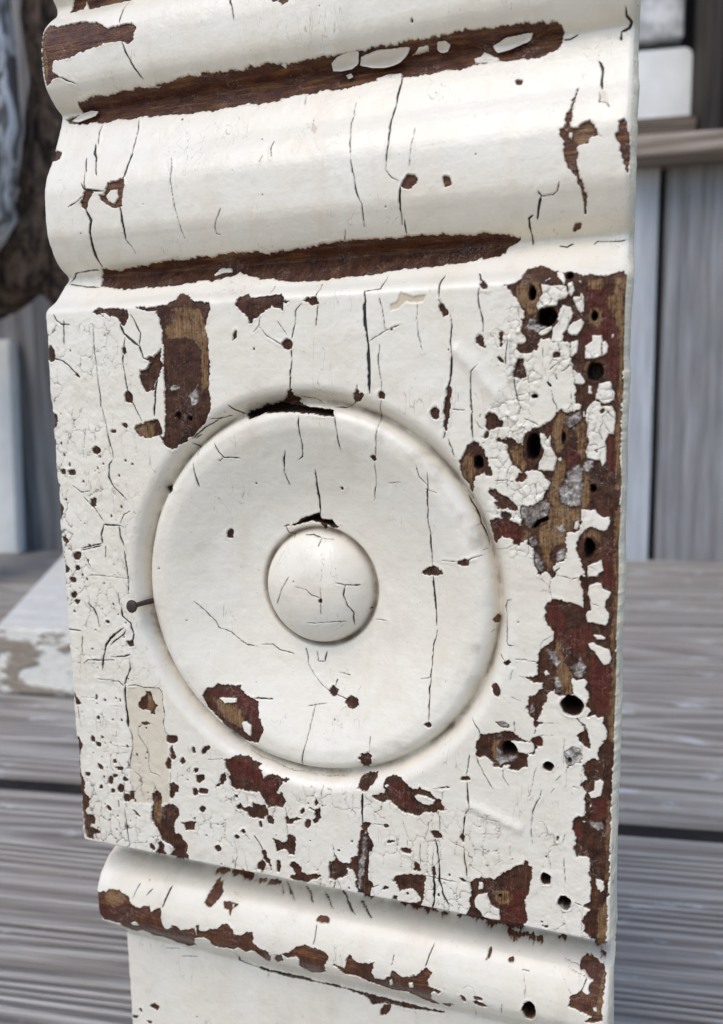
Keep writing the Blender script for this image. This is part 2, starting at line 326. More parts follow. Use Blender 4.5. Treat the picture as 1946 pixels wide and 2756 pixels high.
c 100.5,-10.7 101,-8.8 101.5,-9.9 102.2,-11.8 101.4,-11.3 100.7,-10.7
k:0.22 100.74,-14.88 99.44,-16.11 99.31,-20.35 99.44,-24.64 99.66,-28.95
c 91.4,-23.7 92.1,-22.6 92.9,-23.3 93.1,-24.8 92.3,-25.1 91.6,-24.6
k:0.22 104.38,-13.52 105.66,-14.61
c 105.1,-10 105.3,-9.2 105.3,-11.5 105,-11.5
k:0.22 4.39,-39.96 6.81,-41.49 9.35,-41.17
k:0.22 7.35,-42.53 10.29,-45.1 12.55,-48.19
k:0.38 12.48,-48.99 17.11,-49.08
k:0.33 12.46,-49.25 11.67,-51.4 11.82,-53.52
k:0.32 16.79,-49.36 16.92,-51.72 17.69,-53.79
k:0.21 17.15,-48.56 18.23,-46.43 20.11,-45.59
k:0.22 11.46,-54.07 5.64,-55.41
k:0.22 12.72,-54.01 12.37,-56.86
c 10.7,-31.3 12.1,-30.7 12.9,-31.8 11.9,-32.5 11,-32
c 1.5,-36.3 2.8,-36.3 2.7,-37.1 1.6,-37.1
c 3.7,-36.4 5.3,-36.3 5.4,-37.3 3.9,-37.3
c 9.5,-43.3 10.8,-42.9 10.6,-44.6 9.7,-44.6
c 3.7,-56 5.3,-56 5.2,-57.1 3.6,-57.1
c 16.3,-27.2 17.5,-26.9 17.2,-27.7
c 19.4,-25.7 20.6,-25.7 20.3,-26.5
c -0.5,-23.2 1.2,-23.5 1,-25.8 -0.7,-26.2
c -0.6,-28.4 0.5,-29.5 -0.3,-31.6
c -0.4,-37.9 0.7,-40 0.2,-43.8 1.4,-45.4 0.5,-48.1 -0.8,-48.6 -0.9,-44.9
k:0.14 78.82,-33.42 78.65,-38.23 77.67,-42.45
c 78.1,-32.7 79.1,-32.7 78.8,-33.5
k:0.18 88.06,-34.36 88.57,-36.62 90.4,-38.62
k:0.13 89.89,-39.1 92.26,-39.83
k:0.14 81.48,-38.35 84.4,-37.97
m:0.5:2.2 95.3,-10.9 100.5,-16.1 105.3,-22.1
c 105.7,-0.6 106.8,-0.2 107.9,-0 108.6,0.8 109.3,1.9 109.6,2.7 110.8,3.1 111.8,3.5 113.1,2.7 114.6,1.9 116.4,1.4 117.1,1.6 118.2,1.4 119.1,0.7 119.3,0.6 120.9,0.5 122.4,0.3 124,0.2 125,0.4 126.2,0.9 126.8,1 127.6,0 127.6,-1.6 127.5,-9.9 127.3,-15.4 127.3,-20.9 125.7,-20.8 122.8,-20.8 119.1,-20.7 118.9,-19.1 118.9,-16.8 118.5,-15.5 118.1,-14.2 118.1,-11.2 116.6,-11.1 114.5,-11 113.6,-10.4 112.2,-10.4 111.9,-11.1 111.7,-12.4 111.1,-12.8 110,-13 108.8,-12.7 108.1,-12.1 108.2,-11.4 109,-11.2 109.8,-11 109.6,-9.7 109,-8.9 108.8,-6.8 109.4,-6.5 109.3,-5.4 108.6,-4.7 108.3,-3 107.4,-2.4 106.8,-1.6
p 112.5,-0.5 114.6,-1 115.9,-0.9 117,-1.3 117.4,-2.6 117,-3.5 115.5,-3.5 115.4,-4.7 114.1,-4.7 112,-5.3 111.6,-4.3 112.2,-2.9 112.7,-2.4
p 113,0.2 114.1,0.6 114,0.1 113.2,-0.2
p 115,1.9 116.4,1.3 116.9,-0 116.6,-0.9 116,-0.2 115.2,0.7
p 117.3,-0.8 118,-0.5 118.6,-2 117.9,-3 117.4,-2.5
p 118.3,-3.3 119.4,-3.1 119.5,-2 120.2,-3.3 120.2,-5.9 119.6,-6.2 118.7,-4.9
p 119.1,-0.4 119.6,-0.4 119.5,-1
p 115.4,-6.8 116.3,-4.4 117.9,-4.9 118.3,-6.2 117.8,-7.6 117.1,-9.1 116.5,-9.8 116.6,-11.3 114.5,-11.2 114.7,-8.6 115.6,-7.5
p 112.1,-9.4 112.6,-8.9 114.5,-8.2 114.7,-8.6 113.7,-9.7 112.6,-10
p 117.4,-9.5 117.5,-8.4 118.5,-7.5 119.8,-7.2 120.2,-7.9 119.7,-9.2 119.1,-10.1 118,-10
p 120.5,-12 121.7,-11.3 121.7,-10.2 123.5,-10.2 123.5,-11.2 123.3,-12.7 123.5,-14 121.6,-14.5 120.5,-14.4
p 123.5,-11.6 124.1,-11.2 124.6,-12.2 124.5,-13.4 123.6,-14
p 125.2,-10.2 125.5,-10.1 125.5,-10.7 125.2,-10.7
p 118.7,-16.8 119.8,-16.9 120.7,-18.6 120.2,-19.1 118.7,-19
p 121.1,-19.1 121.9,-19.3 121.9,-20.8 121.2,-20.6
p 122.8,-21 123,-19 125.1,-18.5 125.7,-21.1
p 117.9,-11.2 119.3,-11 119.2,-13.3 118.3,-14 117.9,-14
c 107.5,-16.1 108.5,-14 109.2,-14.1 109.5,-15.6 109.9,-17.3 108.9,-17.7 107.5,-17.3
k:0.18 107.71,-17.47 107.82,-19.01 108.12,-20.37
k:0.14 100.24,2.6 101.38,0.86 102.53,-0.25
c 104.4,-13.5 104.8,-13.5 105.7,-14.4 105,-14.2
k:0.24 106.49,-10.14 106.12,-12.04 105.93,-13.95 106.13,-14.92
c 105,-9.1 105.2,-10.1 105.4,-11.6 104.9,-11.6
c 114.9,-13.2 116,-13.1 116.1,-14 115,-13.8
k:0.24 116.28,-16.54 117.2,-16 117.75,-15.27
k:0.18 114.21,-16.11 115.32,-15.19 115.69,-14.83
k:0.32 113.86,-18.38 114.63,-19.35
k:0.24 115.16,-17.08 115.55,-18.04
k:0.1 117.93,-14.9 118.42,-16.6 118.83,-18.49
k:0.1 113.06,-15.51 112.95,-13.99 112.84,-12.28
k:0.08 115.73,-11.26 116.03,-12.4 116.24,-14.09
w 108,-0.8 108.7,-0.1 111.7,-0.1 112.3,-0.9 112.2,-2.5 111.6,-4 111.8,-5.1 113.3,-5.4 112.8,-6.3 111.8,-6.6 111.1,-6.2 109.7,-5.4 108.8,-4.2 108.2,-2.9
w 120.8,-0.3 123.1,-0.4 123,-1.9 121.2,-1.8
w 125.4,-0.2 127.2,0.1 127.2,-9.9 127.2,-20.9 126.4,-20.8 126.6,-13.5 126.4,-9.8 125.8,-8 125.4,-6.5 124.5,-5.4 123.9,-3.2 125.5,-3.3
w 121.1,-5.6 123.2,-5.3 123.4,-7.2 122.7,-8.6 121.1,-7.8
w 120.9,-15 123.8,-14.9 123.9,-16.4 120.5,-16.3
r 120.4,-1.5 123.9,-1.9 124.3,-5.6 125.4,-7.3 126.4,-9.8 126.4,-13.5 126.4,-19 124.9,-17.5 123.8,-16.4 123.8,-14.9 121.6,-14.3 120.5,-14.4 120,-9.6 123.5,-8.6 123.4,-5.7 120.7,-5.4
h:6 110.8,-2.1 0.8,1.7
h:8 113.6,-6.5 1.9,1.8
h:4 117.4,0.7 0.8,0.8
h:5 122,-6.7 0.7,1.1
h:2.5 122.4,-16.7 1.6,1.8
g 110.3,-6.5 111.6,-7.2 112.2,-8.1 113.5,-8.4 112.2,-9.1 111.9,-9.4 110.7,-8.8 109.9,-8
m:0.5:0.7 106.7,-9.4 106.5,-11.9 106.6,-14.7 106.9,-18.6
m:0.4:0.6 107.8,-9.1 109.2,-8.9 109.6,-9.9
c 99.8,-29.4 100.4,-29.5 101.6,-30.7 101.9,-31.7 102.5,-32.7 102.9,-33.9 103.5,-35.2 103.2,-36.2 102.4,-36.3 102.1,-35.5 101.2,-36.1 100.4,-36.5 99.9,-37.4 99.7,-39.1 99.2,-39.6 98.6,-38.1 97.3,-36.5 97.2,-35 97.2,-33.3 98,-31.9 98.8,-30.5
w 97.7,-32.9 99,-31.7 99.6,-32.9 99.6,-34.5 100.2,-35.5 99.8,-36.5 99.3,-38.9 98.7,-37.9 97.4,-36.3 97.2,-34.6
h:5 100.7,-33.6 1.1,1.5
k:0.18 99.39,-18.92 99.39,-20.9 99.59,-23.87 99.7,-26.86 99.7,-29.66
k:0.15 99.14,-39.43 99.07,-41.33
c 102.2,-24.9 103,-24.1 104,-24.3 104.6,-25.1 104.8,-25.8 105.4,-25.7 105.4,-26.6 104.6,-26.9 103.4,-27 102.8,-27.3 102.4,-26.7 102.3,-25.7
c 101.9,-28.7 102.4,-27.5 102.7,-27.9 102.6,-28.7
k:0.1 100.51,-25.76 101.11,-26.66 101.92,-27.26
k:0.08 101.31,-24.18 101.21,-24.88
k:0.1 104.3,-21.96 104.99,-22.26 106.08,-22.18
k:0.16 107.82,-19.1 108.22,-20.66 108.52,-22.6 108.82,-23.19 108.54,-24.55
h:2 111.5,-21 0.6,0.4
k:0.14 114.54,-20.01 114.94,-21.73 115.62,-23.08 115.64,-24.04
k:0.1 118.21,-20.46 118.24,-22.36 117.88,-23.3 117.33,-23.87
k:0.12 109.52,-25.24 110.3,-25.44 111.65,-26.03 112.43,-26.52
c 105.4,-29.4 106.2,-29 107.4,-28.9 108.2,-29.3 108.4,-30 109.4,-29.9 109.7,-28.5 110.1,-27.7 111.3,-27.3 112.4,-26.9 112.8,-26.3 114.1,-26.1 114.9,-25.4 115.5,-24.4 116.4,-23.6 117.1,-24.2 118.6,-23.8 119.9,-23.8 119.9,-22.6 119,-22.5 118.9,-19.3 127.2,-19.5 127.2,-27 127.2,-32.6 127.3,-37.6 127.1,-39.3 127.6,-44.1 109.1,-44.7 109.3,-42.4 110.5,-41.9 111.6,-41.7 113.2,-40.5 113.7,-39.1 114.7,-37.9 114.7,-37.1 113.5,-36.3 112.9,-35.3 111.4,-35.1 110.2,-35.1 109.4,-35.4 108.6,-34.8 107.4,-34 106.9,-32.6 106.5,-31.2 106.2,-30.2
p 121.1,-19.4 121.8,-19.4 121.7,-20.6 121.3,-20.7
p 122.5,-20.7 123,-20.5 123,-19.4 125.3,-19.5 125.9,-20.6 125.8,-21.7 125.2,-22.3 124.3,-22.6 123.6,-22.4 123.2,-21.9 122.5,-21.9
p 120.9,-23.7 121.6,-22.6 122.5,-21.9 123.4,-22.4 123.6,-23.2 124.3,-23 125.4,-23 126.1,-24.3 126.2,-27 126,-28.3 125,-28.1 124.6,-29.6 124.7,-31.1 124.6,-33.1 124,-34.1 123.6,-33.1 122.2,-32.9 121.1,-32.7 121,-31.2 121.4,-30 121.7,-29.6 121,-28.5 121.2,-27 120.9,-25.4
p 120.3,-23.9 120.7,-23.8 120.7,-25 120.4,-25
p 120.3,-44.6 120.4,-42.6 122,-42.5 122.9,-42.5 123.9,-43.6 125.3,-43.6 125.5,-44.4
p 112.6,-27.9 113.4,-28.1 114,-28.9 114.6,-27.7 114.6,-30.4 115.2,-31.6 115.8,-32.5 115.6,-33.9 115.3,-35.1 113.9,-35.1 112.4,-34.9 112.3,-33.6 112.9,-32.6 113.3,-31.2 112.7,-30
p 116,-32.7 116.5,-32.5 116.7,-33.1 116.3,-33.5
C 123.3,-23.9 124,-23.4 124.3,-23.8 123.6,-24.5
k:0.1 123.82,-24.88 123.85,-26.02 123.34,-27.72 124.01,-29.24
k:0.1 124.03,-26.02 124.98,-27.54 125.9,-28.29
k:0.1 124.71,-23.76 125.46,-24.9 126.01,-25.28
k:0.16 122.58,-31.25 123.58,-30.77 124.67,-30.29
C 122.6,-31.2 123.1,-31.2 123.1,-31.6
k:0.12 120.98,-25.14 122.01,-25.63
k:0.1 121.17,-30.2 122.83,-30.1 123.21,-30.58
w 115.1,-25.6 116.4,-23.7 117.2,-24.6 117,-26.9 117.4,-27.3 117,-30 116.5,-31.6 115.8,-32 115.2,-30 114.9,-27.7
w 119.1,-26.6 120.7,-25.4 121,-31.5 120.3,-33.1 119.7,-31.6
w 115.6,-32.5 116.9,-32.5 117.3,-33.9 117.2,-36.6 116.4,-37.6 116.1,-40.2 116.5,-42.2 120.1,-41.9 120.2,-44.4 114.6,-44.5 114.9,-41.6 114.1,-39.6 114.9,-37.7 115.2,-35.3
w 106.8,-31.2 108.2,-30.2 109.6,-30 109.4,-32.4 110.2,-34 109.4,-34.8 107.8,-33.8
w 120.1,-34.3 121.1,-34.6 121.7,-37.5 121.9,-40.4 120.3,-42.2
w 126.5,-19.5 127.2,-19.5 127.4,-32.6 127.3,-37.6 126.6,-38.4 126.4,-32.7 126.4,-25.1
r 118.4,-30.4 119.9,-30 120.3,-33.1 118.6,-34.1 117.5,-33.5
r 125,-28.5 126.1,-28.7 126.5,-32.7 126.3,-35.5 124.6,-34.2 124.5,-31.9
g 117.5,-35.3 119.9,-33.7 120.5,-36.6 120.1,-41.5 118.4,-41.9 116.6,-40.6 116.4,-38.6 117.6,-37.8
g 109.5,-42.4 111.8,-41.7 113.9,-40.6 114.7,-42 113.8,-43.8 112.6,-44.6 109.1,-44.7
g 120.5,-33.3 122.2,-33.3 122.2,-34.6 121.3,-35.6
g 117.3,-25 119.9,-24.1 120,-25.2 118.7,-27.1 117.4,-26.2
h:8 111.4,-30.6 1.4,2.8
h:2.5 116.9,-28.9 0.5,1.5
h:5 122.5,-38.3 0.7,0.9
c 102.6,-39.1 103.1,-38.7 104.3,-38.9 105.3,-39.9 106.5,-40.4 107.3,-41.2 108.4,-41.8 108.5,-42.6 107.9,-42.9 106.7,-42.5 105.5,-42.6 104.1,-42.1 104,-41.4 104.7,-41.2 103.5,-40.3 102.8,-39.7
c 105.5,-43.7 105.9,-43.2 107.1,-43.7 107,-44.5 105.9,-44.6
c 108.6,-35.8 109.4,-35.7 110.3,-36 110,-36.6 109.3,-37.3 108.8,-36.8 108,-37.2 108.6,-36.4
r 108.6,-35.8 109.4,-35.7 110.3,-36 110,-36.6 109.3,-37.3 108.8,-36.8
c 104.3,-29.1 104.9,-28.9 105.2,-29.5 104.6,-29.5
k:0.08 104.16,-37.15 106.46,-37.01 107.95,-37.39
k:0.06 107.04,-34.01 106.55,-35.41 106.47,-39.22
k:0.06 109.24,-38.36 109.85,-39.95 109.9,-41.75
k:0.1 102.02,-29.75 101.62,-29.95
k:0.1 102.84,-32.95 103.24,-32.75 104.64,-32.79
k:0.23 98.05,-40.49 98.81,-41.92 99.6,-42.98 100.24,-44.22 100.61,-45.43
m:0.4:0.6 106.2,-23.9 107,-24.9 108,-25.5 108.6,-26.9 108.2,-28.3
m:0.35:0.5 108.9,-26.3 109.5,-26.7 109.3,-27.5 108.8,-27.3
k:0.25 99.56,-43.34 100.25,-44.4 100.75,-46 101.54,-47.49 102.08,-49.14 102.44,-50.56
k:0.1 102.47,-50.95 101.56,-51.2
k:0.13 102.8,-51.24 103.19,-52.31 103.41,-53.35
k:0.1 100.78,-46.19 99.7,-46.35
k:0.12 101.69,-52.11 100.48,-52.45 98.81,-53.06
c 96.1,-53.9 97,-53.8 97.9,-53.2 98.8,-53.2 98.7,-54 98.1,-54.5 97.2,-54.2 96.3,-54.3
r 97.5,-53.5 98.8,-53.2 98.7,-54 98.1,-54.5 97.5,-54.1
c 102.8,-45.1 104.3,-44.5 105.5,-44.6 106.7,-44.6 107.9,-45 109.1,-45.6 109.1,-41.9 120.4,-41.6 120.4,-45 120,-46.3 119,-46.7 118.5,-46.5 117.8,-46.9 117.7,-48.9 117.8,-50.1 117.4,-52.3 116.4,-52.5 115.3,-53.4 115.3,-54.4 115.9,-54.8 115.8,-55.6 115.1,-56.1 114.8,-55.3 114.3,-54.7 113.7,-54.7 113,-55.4 112.5,-55 112.3,-53.8 111.7,-53 111.8,-52.2 111.9,-51.1 111.6,-50.1 110.7,-49.4 110.3,-48.6 109.1,-49 108.9,-49.6 108.3,-49.8 107.7,-49.5 107.6,-48.7 106.7,-48.1 105.5,-48 104.6,-49 104,-50.1 103.5,-48.4 103.2,-46.7
c 105.5,-43.9 105.9,-43.2 107.1,-43.9 106.9,-44.4 105.7,-44.5
p 119,-46 119.4,-44.6 120,-44.4 120.1,-45.2 119.8,-46.2
r 102.8,-45.1 109.1,-45.2 109.5,-48.4 108.5,-49.7 107.7,-49.3 105.5,-47.9 104,-49.8
w 112.7,-46.1 114.2,-44.6 114.5,-41.8 118.6,-41.7 118.8,-45.8 117.5,-46.9 117.7,-48.9 115.6,-49.1 114.7,-51.2 114.9,-53.6 114.3,-54.5 113.3,-52.1 112.9,-49.1
w 109.5,-46.6 111.1,-46.9 110.5,-48.4 109.5,-48.6
g 109.5,-42.1 111.8,-42.1 112.2,-44.5 110.9,-46.1 109.7,-45.2
g 110.5,-48.4 111.9,-47.9 112.5,-49.5 111.5,-49.9
g 112.1,-50.5 113.3,-52.9 113.7,-54.3 112.8,-54.8 112.1,-53
g 115.8,-50.8 117.4,-50.3 117.4,-51.9 116,-52.6
g 115.8,-45.7 117.1,-45.5 117.1,-46.5 115.9,-46.5
H:5 111.1,-46.1 112.2,-44.5 114.2,-43.7 114.4,-44.6 113,-45.2 111.9,-46.3
c 125.5,-41.5 127.5,-41.4 127.6,-47.8 127.6,-55.7 127.4,-67.7 115.5,-68.7 115.7,-66.5 114.7,-65.3 114,-63.7 114,-61 115.4,-59.9 116.7,-60.1 118.3,-60.3 121.2,-61 121,-58.1 120.8,-56.9 120.1,-55.4 121.3,-55.2 120.8,-52.5 120.1,-51.3 119.6,-50.2 120,-48 120.7,-46.5 121.5,-46 122.8,-45.7 123.7,-46 124.5,-46.3 125.4,-46 125.6,-43.6
p 121.8,-53 124.2,-51.7 124.7,-53.9 123.9,-54.3 123.7,-55.1 121.8,-55.2
p 122,-56.9 123,-56.4 124.3,-56.2 124.8,-57.3 126,-57.9 125.9,-58.8 125.3,-59.7 125.2,-60.9 125.4,-61.7 125.9,-62 125.8,-63.7 125.3,-64.5 124.1,-64.4 123,-64 121.9,-64.1 121.6,-63 121.8,-61.9 122.5,-61.6 122.3,-60.1 121.9,-58.5
p 123,-66.4 124.5,-66.3 125.5,-66.7 125.3,-67.3 124.2,-67.2 123.4,-66.9
p 122.1,-42.4 122.9,-42.2 123.5,-43.1 124.4,-43.7 125.5,-43.5 125.6,-44.8 125.3,-46 124.4,-46.4 123.7,-45.6 122.4,-44.5 122.2,-44.3
p 120.3,-42.2 122,-42.2 122,-44.7 121.3,-45.9 120.4,-46.6 120.1,-46.5 120.5,-44.6
w 120.7,-46.7 122.2,-45.9 123.5,-46.4 123.6,-48 123,-47.4 120.9,-47.7
w 126.7,-41.5 127.5,-41.4 127.6,-47.8 127.6,-55.7 127.4,-67.7 126.5,-67.8 126.8,-57.8 126.6,-47.9
r 124.5,-48.8 126.6,-48.7 127,-57.7 125.9,-57.8 124.7,-56.3 124.6,-53.1 125.2,-51.5
r 114.4,-60.6 116.7,-60.2 117,-62.5 118,-64.5 117.8,-68.5 116.1,-68.7 115.5,-65.7 114.2,-63.9
r 121.3,-64.6 122.6,-64.3 123.1,-68.1 121.3,-68.2
h:6 122.1,-49.7 1.1,2
k:0.16 116.09,-55.19 117.83,-55.39 118.8,-55.84 120.14,-55.36
k:0.2 115.88,-54.49 116.65,-53.74
k:0.12 114.93,-56.07 114.75,-57.71 114.87,-58.93 115.18,-59.84
k:0.06 112.76,-55.48 113.56,-56.56 114.55,-57.32
k:0.06 113.09,-58.43 114.57,-58.5
k:0.23 107.36,-60.54 106.39,-61.05 106.05,-62.7 106.36,-64.02 106.34,-66.11 106.5,-67.27 106.46,-69.54
c 103.5,-65.4 104.2,-64.8 104.5,-65.5 104.3,-66.4 103.8,-66
w 103.5,-65.4 104.2,-64.8 104.5,-65.5 104.3,-66.4 103.8,-66
k:0.11 103.08,-68.11 103.48,-67.72 103.78,-67.78
k:0.06 103.85,-51.08 105.67,-50.52 107.94,-49.69
k:0.06 121.99,-53.05 123.71,-53.85
k:0.06 122.52,-60.25 124.42,-60.83
c 115.7,-65.9 127.4,-64.9 127.4,-73.1 127.4,-81.9 127.4,-92.4 121.8,-93.2 122.6,-92.1 124.7,-91.6 124.5,-89.3 125,-88.3 126,-87.4 126.1,-85.4 125.3,-84.3 125.5,-83.4 125.1,-82.8 123.5,-82.6 122.4,-82.9 122.9,-81.8 122.7,-81.2 121.9,-80.3 122.7,-79.1 121.9,-77.2 122.4,-75.8 121.3,-75.5 119.9,-75.7 119.2,-75.1 119.2,-77 120,-78.6 118.2,-79.2 116.6,-79.2 115.9,-78.2 114.6,-78.8 114.3,-80.9 113.5,-82.3 113.3,-83.6 112.9,-84.7 112.5,-85 111.5,-84.3 110.9,-83.7 110.7,-82.2 111.2,-80.4 112.4,-79.8 113,-78.7 113.8,-78.4 113.6,-77 112.8,-76.8 111.4,-76.8 110.4,-76.2 111.8,-75.9 112.6,-75.4 112.7,-72.6 112.9,-70.9 113.9,-69.5 114.9,-69.2 115.5,-68.2
p 122.1,-68.2 123,-67.8 124,-68.5 126.1,-69 126.4,-70.9 126.2,-71.9 125.2,-72.2 124.5,-71.7 123.5,-69.9 122.5,-69.2
p 123.1,-66.5 124.5,-66.3 125.4,-66.7 125.3,-67.3 123.8,-67.3
p 113.8,-74.8 114.4,-74.3 115,-75.1 114.2,-75.6
p 113.1,-83.6 113.5,-83.4 113.5,-85 112.9,-85.1
w 116.1,-68.1 116.9,-68.2 117.1,-70.5 118.1,-73.3 119.1,-74.5 119.2,-77.8 119.6,-78.9 117.8,-79 117,-78.1 116.2,-76.5 116.2,-73.7 116.9,-72.2 115.9,-70.2
w 126.2,-65 127.4,-64.9 127.4,-73.1 127.4,-81.9 127.4,-88.2 126.5,-87.1 126.4,-82.1 126.7,-75.8 126.6,-69.7
r 118,-65.7 121.7,-65.4 121.4,-70.1 119.8,-70.3 118,-69
r 122.5,-70 124.7,-71.9 126.6,-72.1 126.7,-77 126.4,-82.1 124.5,-82.3 123.5,-79.9 122.7,-77.5 122.6,-75.4
g 114.5,-70.1 115.9,-70.6 116.9,-72.6 116.2,-73.7 114.9,-71.3
g 119.1,-73.5 120.8,-71.6 121.6,-73 121.1,-75.1 119.5,-74.9
g 116.2,-75.4 117.2,-77.6 117.2,-78.9 116.2,-78.6
g 111,-82.6 111.8,-81.6 111.9,-83.6 111.1,-83.7
c 112.3,-85 112.9,-85.2 113.9,-85.3 112.9,-85.6 112.4,-86.5 112.2,-85.9
k:0.17 112.41,-86.41 112.32,-87.83
k:0.09 113.91,-85.26 116.71,-84.92
k:0.09 112.53,-88.24 113.94,-87.84 115.95,-87.59
c 111.5,-89.2 112.2,-88.4 113.8,-88.4 113.8,-89.8 113,-89.9 111.9,-89.7
r 111.5,-89.2 112.2,-88.4 113.8,-88.4 113.8,-89.8 113,-89.9
k:0.11 108.41,-72.58 109.94,-72.69 112.46,-72.77
k:0.08 113.43,-70.01 113.12,-69.4 113.71,-68.31 115.37,-67.23
k:0.11 109.05,-76.14 110.38,-76.22
k:0.15 112.81,-76.82 113.61,-77
k:0.19 106.38,-67.29 106.45,-69.32 106.81,-69.94 107.88,-69.97
k:0.19 105.2,-72.33 105.76,-73 106.23,-73.7
c 106.1,-73.6 107.1,-73 107.3,-73.5 106.7,-74.1
c 103.4,-79 104.5,-78.2 105,-78.9 105.3,-80 104.8,-80.7 104,-80.2
k:0.13 107.54,-80.49 108.17,-80.86 109.4,-81.22
k:0.18 99.36,-86.24 100.08,-87.24 100.97,-88.17 101.29,-89.24
c 100.5,-90.9 101.1,-90.2 101.3,-89.2 102.8,-89 104.3,-88.5 105.5,-88.3 106.1,-87.9 107.8,-87.9 108.8,-88.7 109.1,-89.2 110.3,-89.4 111.5,-89.5 112.3,-90 112.6,-90.6 112.2,-91.8 110.9,-92.2 110.8,-94.8 104.1,-95.7 103.4,-94.3 101.9,-93.6 101.2,-94.2 100.4,-93.8 100.5,-92.2
p 107.4,-89.8 109.5,-89.6 111.9,-89.7 112.3,-90.4 112,-91.7 110.7,-92.2 109.1,-92 108.4,-90.7
w 103.8,-90 105.5,-90 104.5,-91.7 104.9,-93 104.7,-94.8 103.9,-93.6
g 104.7,-91.9 105.7,-92.6 107,-93.4 108.7,-92.5 108.9,-93.3 107.4,-94.4 105.5,-95.1 104.7,-94.3
h:5 107.2,-91.7 1.6,1.6
h:7 119.4,-81 2.2,2
c 104.5,-86.2 105.7,-85.9 107,-86.4 107.2,-87 106.1,-87.1 105.1,-86.7
g 104.5,-86.2 105.7,-85.9 107,-86.4 107.2,-87 106.1,-87.1 105.1,-86.7
k:0.19 120.45,-83.4 120.85,-84.2 121.25,-84.57
c 121.2,-84.4 121.8,-84.9 122.4,-86.1 122.5,-87 122.9,-88 122.9,-89.3 122.1,-89.1 121.1,-88.2 120.4,-86.6 121.5,-86.2 121.6,-85.4
k:0.11 121.33,-89.03 121.26,-90.33
c 118.2,-90.7 119.4,-89.4 121,-89.7 121.5,-91.2 121.2,-92.7 119.6,-93.1 118.8,-93.7 118.2,-92
g 118.2,-90.7 119.4,-89.4 121,-89.7 121.5,-91.2 121.2,-92.7 119.6,-93.1 118.8,-93.7 118.2,-92
h:2 119.1,-92.4 0.5,0.8
k:0.11 117.96,-87.98 117.94,-93.59
k:0.11 108.2,-85.74 108.32,-87.69
k:0.09 107.82,-74.98 107.11,-77.2
c 103.6,-92.7 110.9,-91.7 110.7,-93.7 109.5,-95.7 108.3,-96 107.2,-95.7 107.1,-95.1 108.3,-94.3 108.7,-93.3 107,-93.6 106.6,-94.9 105.8,-95.8 104.3,-95.3 103.9,-94.2
h:5 115,-94.2 1,1
c 124.7,-89.8 127.3,-89.5 127.2,-94.4 127.2,-98.7 127,-105.2 127.1,-111.7 126.9,-118.3 123.7,-119 123.7,-116.8 123.2,-115.6 123.4,-112.4 122.2,-112.2 120.8,-112.6 120.2,-110.8 120.7,-109.1 120.4,-107.6 119.8,-106.9 119.8,-105.3 120.2,-104.6 121,-104 122.2,-103.6 122.3,-101.2 122.1,-99.7 122.5,-98.7 122.1,-98.2 121.4,-97.4 121.9,-96.5 122.6,-95.9 122,-95.1 121.9,-93.4 122.6,-92 123.7,-91.6 124.9,-91.7
p 124,-96.1 125,-95.5 125.7,-95.9 125.4,-97.4 125.2,-99 124.1,-99.6 123.3,-99.8 122.7,-98.7 123.9,-97.9
p 124.5,-116.6 125.4,-116.6 126.1,-117 126.1,-118.8 124.9,-119
p 123.1,-101.2 123.4,-100.9 123.5,-101.4 123.2,-101.7
p 121.7,-104.9 122.4,-104.8 122.2,-105.1
r 119.7,-105.5 121,-104.7 122.1,-106.5 121.7,-109 120.9,-108.9 120.1,-107.2
r 123.7,-100.1 126.6,-99.6 126.7,-103.1 123.8,-104
w 126.6,-99.8 127.1,-99.8 126.9,-109.6 126.8,-116.2 126.4,-116.3 126.4,-107.5
g 123.4,-104.9 125.6,-104.6 125.6,-105.9 124.6,-106.5 123.6,-105.8
c 99.4,-122.7 99.8,-121.5 101.6,-120.8 103.1,-120.7 104.4,-120.9 105.7,-119.2 107.2,-118.1 108.6,-116.9 110.3,-116.3 110.7,-115.5 111.1,-115.6 111.2,-116.3 112,-116.7 112,-119.5 111.6,-120.1 111.5,-121.4 99.4,-123.8
p 100.9,-122.8 101.8,-122.2 102,-123.6 100.9,-123.8
k:0.16 99.15,-93.96 98.82,-96.26 98.39,-98.59
c 97.4,-99.1 98.9,-98.8 98.9,-99.5 97.5,-99.7
k:0.23 98.39,-99.72 98.71,-101.95 98.88,-104.9 98.88,-105.59
k:0.16 98.81,-105.71 98.27,-107.3
k:0.23 98.16,-107.55 97.82,-110.14 97.71,-111.79
c 96.9,-112.6 97.6,-111.8 97.9,-112.4 97.7,-113.7
k:0.19 97.71,-114.12 98.03,-117.1 98.47,-119.83 98.47,-121.72
k:0.2 100.44,-93.78 100.98,-95.73 101.95,-97.62 103.02,-99.26 103.98,-100.69
k:0.13 106.08,-96.13 105.98,-97.7 106.62,-98.95 107.25,-99.75
k:0.11 112.7,-94.74 112.11,-97.02 111.72,-99.07
k:0.09 111.72,-99.29 111.53,-100.65 110.92,-101.42
k:0.16 113.67,-99.22 113.29,-101.27 112.49,-103.17 111.89,-105.28 111.59,-106.45
k:0.12 111.89,-105.51 111.71,-107.78 111.83,-109.56 111.95,-111.58
k:0.16 117.38,-95.81 116.59,-96.91
k:0.16 116.11,-98.63 115.51,-99.71
k:0.07 118.55,-94.12 118.42,-98.49
k:0.09 121.52,-93.91 121.25,-95.25 121.47,-96.51
k:0.09 119.91,-97.83 121.5,-98.03
k:0.09 114.69,-106.83 115.11,-108.1 114.82,-109.27
k:0.12 118.37,-107.98 118.1,-110.26
c 116.9,-109.1 117.1,-108.9 117.2,-109.7 116.9,-109.8
k:0.12 115.07,-112.82 115.51,-114.77 115.63,-116.11
k:0.09 115.68,-112.26 115.18,-113.03
